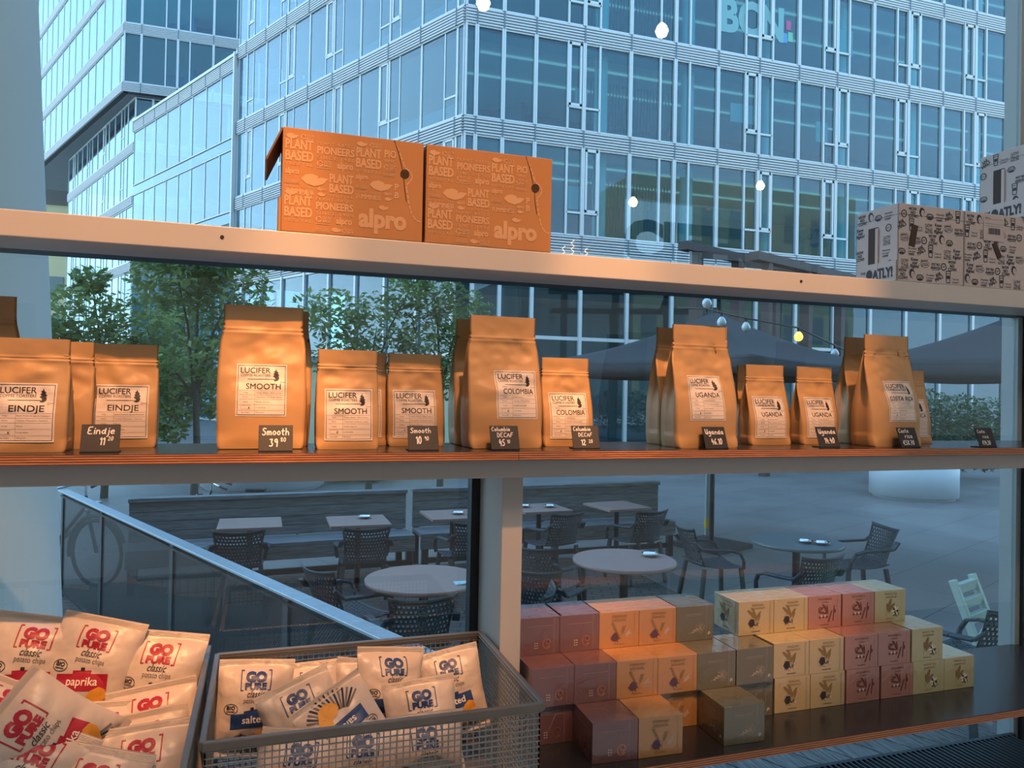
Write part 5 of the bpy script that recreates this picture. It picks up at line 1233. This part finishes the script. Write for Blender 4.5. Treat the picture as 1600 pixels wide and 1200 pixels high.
# pergola
a0 = Vector((11.35, 18.75, GZ)); a1 = Vector((20.0, 22.3, GZ)); dd = (a1-a0); LL = dd.length
t = thing('pergola', 'dark brown timber entrance pergola in front of the office building', 'pergola', a0, math.atan2(dd.y, dd.x))
HT = 6.42
bm = MB(); bm.box(-0.25, LL+0.6, -0.16, 0.16, HT-0.24, HT); bm.build('beam', M_BROWN, t)
bm = MB(); bm.box(-0.25, LL-3.0, -2.4, -2.1, HT-0.8, HT-0.58); bm.build('beam', M_BROWN, t)
for s_ in (0.4, 2.5, 4.6, 6.6, 9.0): bm = MB(); bm.box(s_-0.14, s_+0.14, -0.14, 0.14, 0, HT-0.24); bm.build('post', M_BROWN, t)
for s_ in (0.4, 2.5): bm = MB(); bm.box(s_-0.1, s_+0.1, -2.36, -2.14, 0, HT-0.8); bm.build('post', M_BROWN, t)
for s_ in (0.4, 2.5, 4.6): bm = MB(); bm.bar((s_, 0, HT-0.28), (s_, -2.3, HT-0.72), 0.13, 0.2); bm.build('rafter', M_BROWN, t)

# ================================================================ COLUMN AND TREES
t = thing('column', 'pale blue-grey concrete column outside the glass at the left edge', 'column', (-1.28, 2.95, GZ))
bm = MB(); bm.lathe([(0.697, 0), (0.6265, 1.287), (0.5685, 2.355), (0.544, 2.764), (0.511, 3.385), (0.42, 5.2), (0.36, 6.4)], 64); bm.build('shaft', M_CONC, t)

def leaves(bm, cx, cy, cz, rx, ry, rz, n, size, rnd, mi=0):
    for _ in range(n):
        while True:
            p = Vector((rnd.uniform(-1, 1), rnd.uniform(-1, 1), rnd.uniform(-1, 1)))
            if 0.25 < p.length < 1: break
        c = Vector((cx+p.x*rx, cy+p.y*ry, cz+p.z*rz)); s = size*rnd.uniform(0.6, 1.3)
        a = Vector((rnd.uniform(-1, 1), rnd.uniform(-1, 1), rnd.uniform(-0.7, 0.3))).normalized(); b_ = a.cross(Vector((rnd.uniform(-1, 1), rnd.uniform(-1, 1), 1))).normalized()
        bm.add([c-a*s, c+b_*s*0.45, c+a*s, c-b_*s*0.45], [(0, 1, 2, 3)], mi)
def tree(x, y, label, blobs, trunk_h, leaf_n, size, seed, m=None, tr=0.07, gz=GZ, cat='tree', group='trees on the plaza'):
    t = thing('tree' if cat == 'tree' else 'shrub', label, cat, (x, y, gz), 0, group)
    rnd = random.Random(seed); bm = MB()
    if tr:
        bm.tube([(0, 0, 0), (0.03, 0.02, trunk_h*0.5), (-0.02, 0, trunk_h)], [tr, tr*0.8, tr*0.6], 10)
        for bx, by, bz, rx, ry, rz_ in blobs: bm.tube([(-0.02, 0, trunk_h*0.8), (bx*0.5, by*0.5, (bz+trunk_h)*0.5), (bx, by, bz)], [tr*0.45, tr*0.3, tr*0.1], 6)
        bm.build('trunk', M_BARK, t)
    bm = MB(); tot = sum(q[3]*q[4]*q[5] for q in blobs)
    for bx, by, bz, rx, ry, rz_ in blobs: leaves(bm, bx, by, bz, rx, ry, rz_, int(leaf_n*(0.4/len(blobs)+0.6*rx*ry*rz_/tot)), size, rnd)
    bm.build('foliage', m or M_LEAF, t)
tree(-2.75, 15.6, 'leafy green tree just right of the column', [(-0.6, 0, 3.3, 0.9, 0.8, 0.6), (0.5, 0.1, 3.2, 0.8, 0.8, 0.7), (0.0, 0, 2.6, 1.1, 0.9, 0.5), (-0.9, 0, 2.9, 0.5, 0.6, 0.4), (0.9, 0, 2.5, 0.6, 0.6, 0.5), (-0.3, 0, 4.0, 0.35, 0.4, 0.3)], 2.2, 3700, 0.085, 1)
tree(-1.05, 13.4, 'tall green tree left of the large Smooth bag', [(0, 0, 4.25, 1.0, 0.9, 0.4), (-0.3, 0, 3.8, 0.8, 0.7, 0.5), (0.5, 0, 3.6, 0.7, 0.7, 0.8), (0.4, 0, 2.5, 0.75, 0.7, 0.45), (-0.6, 0, 2.2, 0.4, 0.4, 0.5), (-0.4, 0, 1.5, 0.35, 0.3, 0.35)], 2.4, 4300, 0.08, 2)
tree(1.95, 14.6, 'thin birch tree with loose hanging leaves behind the small Smooth bags, left one', [(-0.8, 0, 3.5, 0.75, 0.7, 0.5), (0.1, 0, 3.3, 0.7, 0.6, 0.7), (0.7, 0, 4.0, 0.5, 0.5, 0.5), (-0.5, 0, 2.7, 0.7, 0.6, 0.5), (0.7, 0, 2.7, 0.45, 0.4, 0.5)], 2.6, 2500, 0.075, 3)
tree(3.25, 14.2, 'thin birch tree left of the large Colombia bag', [(-0.2, 0, 4.1, 0.6, 0.6, 0.6), (0.4, 0, 3.5, 0.65, 0.6, 0.6), (-0.3, 0, 3.0, 0.6, 0.5, 0.6), (0.2, 0, 2.4, 0.5, 0.4, 0.5)], 2.6, 2500, 0.07, 4)
tree(-2.1, 20.5, 'yellowish sunlit tree seen between the two left green trees', [(0, 0, 3.0, 0.9, 0.8, 1.6), (0.6, 0, 2.0, 0.7, 0.6, 0.8)], 2.2, 2600, 0.10, 5, M_LEAF2)
tree(2.2, 26.0, 'pale yellowish bushes far behind the birches', [(-1.0, 0, 1.3, 1.2, 0.8, 0.9), (0.6, 0, 1.1, 1.1, 0.8, 0.8), (1.9, 0, 1.5, 0.9, 0.8, 1.0)], 1.0, 2600, 0.12, 6, M_LEAF2, 0.05, cat='shrub', group='bushes on the plaza')
tree(15.2, 14.6, 'dark green hedge behind the white planter at the right', [(-0.6, 0, 1.25, 0.9, 0.7, 1.05), (0.7, 0.2, 1.3, 0.9, 0.7, 1.1), (2.0, 0.4, 1.25, 0.9, 0.7, 1.05), (3.2, 0.6, 1.2, 0.8, 0.7, 1.0)], 0.5, 9500, 0.065, 7, M_LEAF3, 0.03, GZ, 'shrub', 'bushes on the plaza')
t = thing('sunlit_patch_block', 'pale yellow block added behind the birches as a sunlit patch', 'building', (2.3, 20.0, GZ))  # added block whose pale yellow stands in for a sunlit bright patch
bm = MB(); bm.box(-2.6, 2.6, 0, 2, 0, 2.75); bm.build('wall', mat('sunlit_patch_yellow', (0.80, 0.72, 0.46), 0.8, vary=0.08, vscale=1), t)
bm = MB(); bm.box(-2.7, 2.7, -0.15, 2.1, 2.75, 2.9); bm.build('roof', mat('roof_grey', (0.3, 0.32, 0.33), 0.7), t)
tree(1.5, 17.4, 'low leafy plants just visible over the left bench', [(-0.8, 0, 0.35, 0.8, 0.5, 0.35), (0.6, 0, 0.35, 0.9, 0.5, 0.4)], 0.2, 1300, 0.08, 8, None, 0, GZ, 'shrub', 'bushes on the plaza')
# ================================================================ OFFICE BUILDINGS
ZF = lambda k: 9.0+3.62*k          # top of the louvre band under storey k
BH = 0.58
def bay_window(fr, root, s0, s1, z0, z1, kind, thick, transom=0.26, nar=0.335, parapet=0.0, mw=1.0, pr=0.10):
    """One bay: frame (mullions, transoms, opener) with the glass as its own sub-part. kind: 'L' narrow pane at the left, 'R' at the right, 'P' plain narrow at right, 'p' plain at left, '' single."""
    b = MB(fr); w = s1-s0
    for q in (s0+0.034*mw, s1-0.034*mw): b.box(q-0.030*mw, q+0.030*mw, -0.04, pr, z0, z1)
    b.box(s0, s1, -0.03, 0.05, z1-0.05, z1); b.box(s0, s1, -0.03, 0.05, z0, z0+0.05)
    sm = None
    if kind in 'RP' and kind: sm = s1-w*nar; na, nb = sm, s1-0.06
    elif kind in 'Lp' and kind: sm = s0+w*nar; na, nb = s0+0.06, sm
    if sm: b.box(sm-0.035*mw, sm+0.035*mw, -0.03, pr*0.8, z0, z1)
    if kind in ('L', 'R'):
        zt = z0+(z1-z0)*transom
        b.box(na, nb, -0.03, pr*0.8, zt-0.035, zt+0.035)
        if thick:
            a0, a1 = na+0.03, nb-0.03
            for q0, q1, r0, r1 in ((a0, a0+0.075, zt, z1-0.04), (a1-0.075, a1, zt, z1-0.04), (a0, a1, zt+0.03, zt+0.12), (a0, a1, z1-0.13, z1-0.04)): b.box(q0, q1, 0, pr*0.9, r0, r1)
    w_ = b.build('window', M_ALU, root, world=True)
    b = MB(fr); b.box(s0+0.05, s1-0.05, -0.012, 0.0, z0+0.02, z1-0.02)
    b.build('pane', M_FGLASS, w_, world=True)
    return w_
def louvres(fr, root, s0, s1, z1, joints=(), h=BH, n=6):
    b = MB(fr)
    b.box(s0, s1, -0.30, -0.02, z1-h, z1, 1)
    for k in range(n):
        z = z1-h+h*(k+0.12)/n; b.box(s0, s1, -0.02, 0.10, z, z+h/n*0.58, 0)
    for j in joints: b.box(j-0.025, j+0.025, -0.02, 0.115, z1-h, z1, 2)
    b.build('louvre_band', [M_ALU2, M_DARK, mat('joint_grey', (0.16, 0.20, 0.24), 0.5)], root, world=True)

CX, CY = 6.03, 23.92
main = thing('office_building', 'glass office building with louvred floor bands, its corner facing the cafe', 'building', (CX, CY, GZ))
FR = Frame((CX, CY), pi/2, (0, -1, 0))
FL = Frame((CX, CY), R(-27.3), (-1, -0.5, 0))
JR = [0.0, 0.39, 1.32, 2.46]+[2.46+1.772*k for k in range(1, 17)]
JL = [0.0, 0.34]+[0.34+1.875*k for k in range(1, 9)]+[16.2]
rnd = random.Random(12)
for k in range(-1, 4):   # storeys
    z0 = ZF(k); z1 = ZF(k+1)-BH
    if k < 3:
        for i in range(len(JR)-1):
            if k == 2 and i < 4: pass
            q = i-3; kind = '' if i < 3 else ('R' if q % 2 == 0 else 'L')
            if i >= 3 and (q//2) % 5 == 1 and k < 2: kind = 'P' if kind == 'R' else 'p'
            pr = (q//2)*7+k*3; thick = (pr % 2 == 0) == (kind == 'R')
            bay_window(FR, main, JR[i], JR[i+1], z0, z1, kind, thick)
    for i in range(len(JL)-1):
        if k == 3 and i < 5: continue
        kind = '' if i in (0, len(JL)-2) else ('L' if i % 2 else 'R')
        pr = (i//2)*5+k; thick = (pr % 2 == 0) == (kind == 'R')
        bay_window(FL, main, JL[i], JL[i+1], z0, z1, kind, thick, 0.25, mw=0.7, pr=0.03)
for k in range(-1, 5):
    louvres(FR, main, 0, JR[-1], ZF(k), JR[1:]); louvres(FL, main, 0, JL[-1], ZF(k), JL[1:])
# ground storey of the right facade
GTOP = ZF(-1)-BH
for i in range(1, len(JR)-1):
    s0, s1 = JR[i], JR[i+1]
    b = MB(FR)
    b.box(s0-0.06, s0+0.06, -0.05, 0.10, GZ, GTOP)
    for z in (1.85, GTOP-0.06, GZ+0.06): b.box(s0+0.06, s1-0.06, -0.04, 0.06, z-0.06, z+0.06)
    w_ = b.build('ground_window', M_ALU, main, world=True)
    b = MB(FR); b.box(s0+0.06, s1-0.06, -0.012, 0, GZ, GTOP); b.build('pane', M_FGLASS, w_, world=True)
# ground storey, left facade
for i in range(1, len(JL)-1):
    s0, s1 = JL[i], JL[i+1]
    b = MB(FL)
    b.box(s0-0.06, s0+0.06, -0.05, 0.10, GZ, GTOP)
    for z in (1.2, GTOP-0.06, GZ+0.06): b.box(s0+0.06, s1-0.06, -0.04, 0.06, z-0.05, z+0.05)
    w_ = b.build('ground_window', M_ALU, main, world=True)
    b = MB(FL); b.box(s0+0.06, s1-0.06, -0.012, 0, GZ, GTOP); b.build('pane', M_FGLASS, w_, world=True)
# inside: slabs, walls, columns, lamps
XE = JR[-1]; YE = 7.0
for k in range(-1, 5):
    zt = ZF(k)
    b = MB(); b.add([], [])
    P0 = FR((0, -0.32, 0)); A = FL((16.0, -0.32, 0))
    poly = [(CX+0.35, CY+0.34), (CX+XE, CY+0.34), (CX+XE, CY+26), (A[0], A[1]+0.0)]
    b.prism(poly, zt-BH-0.02, zt+0.10); b.build('floor_slab', M_SLAB, main, world=True)
b = MB(FR); b.box(1.5, XE, -7.2, -7.0, GZ, 27); b.box(XE-0.1, XE, -7.0, -0.2, GZ, 27); b.build('inner_wall', M_OWALL, main, world=True)
b = MB(FL); b.box(3.2, 16.0, -6.2, -6.0, GZ, 27); b.build('inner_wall', M_OWALL, main, world=True)
for k in range(-1, 3):
    z0, z1 = ZF(k)+0.1, ZF(k+1)-BH-0.02
    for j in range(8):
        s = JR[4]+1.05+j*3.544
        b = MB(); c = FR((s, -0.85, 0)); b.tube([(c[0], c[1], z0), (c[0], c[1], z1)], 0.24, 16); b.build('inner_column', M_OCOL, main, world=True)
    for nn_ in (-1.7, -3.6):
        b = MB(FR); b.box(1.0, XE-0.5, nn_-0.05, nn_+0.05, z1-0.07, z1-0.03); b.build('ceiling_lamp', M_OLAMP, main, world=True)
    b = MB(FR)
    for j in range(26):
        s = 5.2+j*0.13; b.box(s, s+0.035, -1.62, -1.58, z0+0.5, z1-0.5)
    b.build('vertical_blind', mat('grey_blind', (0.20, 0.28, 0.32), 0.8), main, world=True)
    b = MB(FL); b.box(0.3, 16, -0.45, -0.40, z0, z0+0.62); b.build('sill_cabinet', mat('grey_sill', (0.34, 0.40, 0.45), 0.7), main, world=True)
# white paper and whiteboards behind the glass
for s, z, w, h in ((14.3, 10.0, 0.55, 0.8), (10.4, 10.3, 1.0, 0.7), (15.2, 13.6, 0.8, 1.0), (3.9, 6.4, 0.5, 0.8), (4.1, 10.1, 0.45, 0.55)):
    b = MB(FR); b.box(s, s+w, -0.42, -0.38, z, z+h); b.build('whiteboard', mat('white_board', (0.75, 0.85, 0.82), 0.6), main, world=True)
# letters in the upper storey
P = Print(); P.text('BCN', 0, 0, 1.25, w=2.75, bold=0.045)
lt_ = P.build('window_lettering', mat('pale_vinyl', (0.22, 0.42, 0.44), 0.6), main, lambda x, y: tuple(Vector(FR((9.66+x, 0.016, 13.47+y)))-main.location))
for dx, dz, c, nm in ((2.86, 0.45, (0.5, 0.12, 0.25), 'red'), (2.70, -0.05, (0.12, 0.32, 0.6), 'blue'), (2.95, 0.02, (0.2, 0.5, 0.35), 'green')):
    b = MB(FR); b.box(9.66+dx, 9.66+dx+0.22, 0.004, 0.016, 13.47+dz, 13.47+dz+0.36); b.build('logo_square', mat('logo_'+nm, c, 0.6), main, world=True)

# low wing in line with the left facade
W0, W1 = 16.3, 30.0
wing = thing('office_wing', 'lower glass wing running back between the corner building and the overhanging block', 'building', tuple(FL((W0, 0, GZ))))
JW = [W0+0.1+(W1-W0-0.1)*k/8 for k in range(9)]
for z0, z1 in ((12.0, 15.28), (8.42, 11.46)):
    for a, c in zip(JW, JW[1:]): bay_window(FL, wing, a, c, z0, z1, '', False, mw=0.55, pr=0.03)
for z0, z1 in ((11.5, 11.97), (7.9, 8.38)):
    b = MB(FL)
    for a, c in zip(JW, JW[1:]): b.box(a, c, -0.012, 0.0, z0, z1)
    b.build('spandrel', M_FGLASS, wing, world=True)
louvres(FL, wing, W0, W1, 15.86, JW); b = MB(FL); b.box(W0-0.15, W1, -0.3, 0.16, 15.86, 16.0); b.build('coping', M_ALU, wing, world=True)
b = MB(FL); b.box(W0, W0+0.12, -0.1, 0.22, 6, 16.0); b.build('corner_post', M_ALU, wing, world=True)
b = MB(FL); b.box(W0, W1, -4.0, -0.05, 7.75, 7.88); b.build('soffit', M_SOFFIT, wing, world=True)
b = MB(FL); b.box(W0, W1, -5.0, -4.8, GZ, 15.8); b.build('inner_wall', M_OWALL, wing, world=True)
for a, c in zip(JW[::2], JW[2::2]):
    b = MB(FL)
    b.box(a-0.05, a+0.05, -4.05, -3.9, GZ, 7.75)
    b.box(a+0.05, c-0.05, -4.05, -3.9, 2.0, 2.1); b.box(a+0.05, c-0.05, -4.05, -3.9, GZ, GZ+0.15)
    w_ = b.build('ground_window', M_ALU, wing, world=True)
    b = MB(FL); b.box(a, c, -4.01, -4.0, GZ, 7.75); b.build('pane', M_FGLASS, w_, world=True)

# overhanging block behind
TX, TY = -8.456, 50.91
tower = thing('office_tower', 'tall glass office block with an overhanging upper part behind the low wing', 'building', (TX, TY, GZ))
TL = Frame((TX, TY), R(-25.0), (-1, -0.5, 0)); TR = Frame((TX, TY), pi/2, (0, -1, 0))
JTL = [0.0, 0.75]+[0.75+1.80*k for k in range(1, 18)]
JTR = [0.0, 0.95]+[0.95+2.05*k for k in range(1, 7)]
zt = lambda k: 18.40+3.62*k
for k in range(0, 4):
    z0, z1 = zt(k), zt(k+1)-BH
    for a, c in zip(JTL, JTL[1:]): bay_window(TL, tower, a, c, z0, z1, '', False, mw=0.5, pr=0.03)
    if k < 3:
        for i, (a, c) in enumerate(zip(JTR, JTR[1:])): bay_window(TR, tower, a, c, z0, z1, '' if i == 0 else ('P' if i % 2 else 'p'), False)
for k in range(0, 5):
    louvres(TL, tower, 0, JTL[-1], zt(k)); louvres(TR, tower, 0, JTR[-1], zt(k), JTR[1:])
    b = MB(TL); b.prism([(TL((0.4, -0.35, 0))[0], TL((0.4, -0.35, 0))[1]), (TX+13, TY+0.35), (TX+13, TY+30), (TL((31, -0.35, 0))[0], TL((31, -0.35, 0))[1])], zt(k)-BH-0.02, zt(k)+0.1); b.xf = None; b.build('floor_slab', M_SLAB if k else M_SOFFIT, tower, world=True)
b = MB(TR); b.box(1.5, 13, -6.2, -6, 17.8, 33); b.build('inner_wall', mat('blue_office_wall', (0.20, 0.38, 0.60), 0.8), tower, world=True)
b = MB(TL); b.box(2.5, 31, -5.2, -5, 17.8, 33); b.build('inner_wall', MATS['blue_office_wall'], tower, world=True)
# recessed lower storeys
TB = Frame((-7.85, 51.5), R(-23.5), (-1, -0.5, 0)); TBR = Frame((-7.85, 51.5), pi/2, (0, -1, 0))
JB = [0.0]+[1.5*k for k in range(1, 13)]
for z0, z1 in ((15.0, 17.75), (11.7, 14.42), (7.6, 11.1), (GZ, 7.0)):
    for i, (a, c) in enumerate(zip(JB, JB[1:])): bay_window(TB, tower, a, c, z0, z1, ('R' if i % 3 == 1 else ''), i % 2 == 0, 0.3, 0.45, mw=0.6, pr=0.03)
    for a, c in ((0, 1.0), (1.0, 3.2), (3.2, 5.4), (5.4, 7.6)): bay_window(TBR, tower, a, c, z0, z1, '', False)
for z in (15.0, 11.7, 7.6): louvres(TB, tower, 0, JB[-1], z); louvres(TBR, tower, 0, 8, z)
b = MB(TB); b.box(1.0, 18, -4.2, -4, GZ, 17.7); b.build('inner_wall', M_OWALL, tower, world=True)
b = MB(TBR); b.box(1.0, 10, -4.2, -4, GZ, 17.7); b.build('inner_wall', M_OWALL, tower, world=True)
# small pale building far left
t = thing('distant_building', 'sunlit yellowish building in the gap beside the column', 'building', (-20.0, 84, GZ))
b = MB(); b.box(-4.5, 1.5, 0, 8, 0, 19.5, 0); b.build('wall', mat('stone_painted_sunlit', (0.75, 0.62, 0.36), 0.8, vary=0.1, vscale=0.5), t)  # the pale yellow wall colour carries the sunlight
b = MB(); b.box(-4.6, 1.6, -0.2, 8, 19.5, 22.4); b.build('roof', mat('dark_roof', (0.16, 0.13, 0.12), 0.8), t)
for zz in (3.0, 7.0, 11.0, 15.2): b = MB(); b.box(-4.2, 1.2, -0.15, 0.1, zz, zz+1.5); b.build('window', mat('grey_window_strip', (0.16, 0.20, 0.19), 0.3), t)

# buildings across the street behind the cafe, seen mirrored in the right facade
def block(name, label, x0, x1, y, h, m, rows, cols, d=10):
    t = thing(name, label, 'building', ((x0+x1)/2, y, GZ), 0, 'buildings mirrored in the right facade')
    b = MB(); w = (x1-x0)/2; b.box(-w, w, -d, 0, 0, h); b.build('wall', m, t)
    for r_ in range(rows):
        for c_ in range(cols):
            x = -w+2*w*(c_+0.25)/cols; z = 2.5+(h-3)*r_/rows
            b = MB(); b.box(x, x+w/cols, -0.05, 0.05, z, z+(h-3)/rows*0.55); b.build('window', MATS['grey_window_strip'], t)
block('stone_building', 'sunlit yellow stone building mirrored low in the right facade', 36, 64, -22, 25, mat('sunlit_stone', (0.52, 0.46, 0.26), 0.8, vary=0.15, vscale=0.3), 4, 8)
block('stone_building', 'grey stone building with rows of windows mirrored in the ground storey', 22, 35, -22, 13, mat('grey_stone', (0.26, 0.27, 0.24), 0.8, vary=0.15, vscale=0.3), 3, 9)
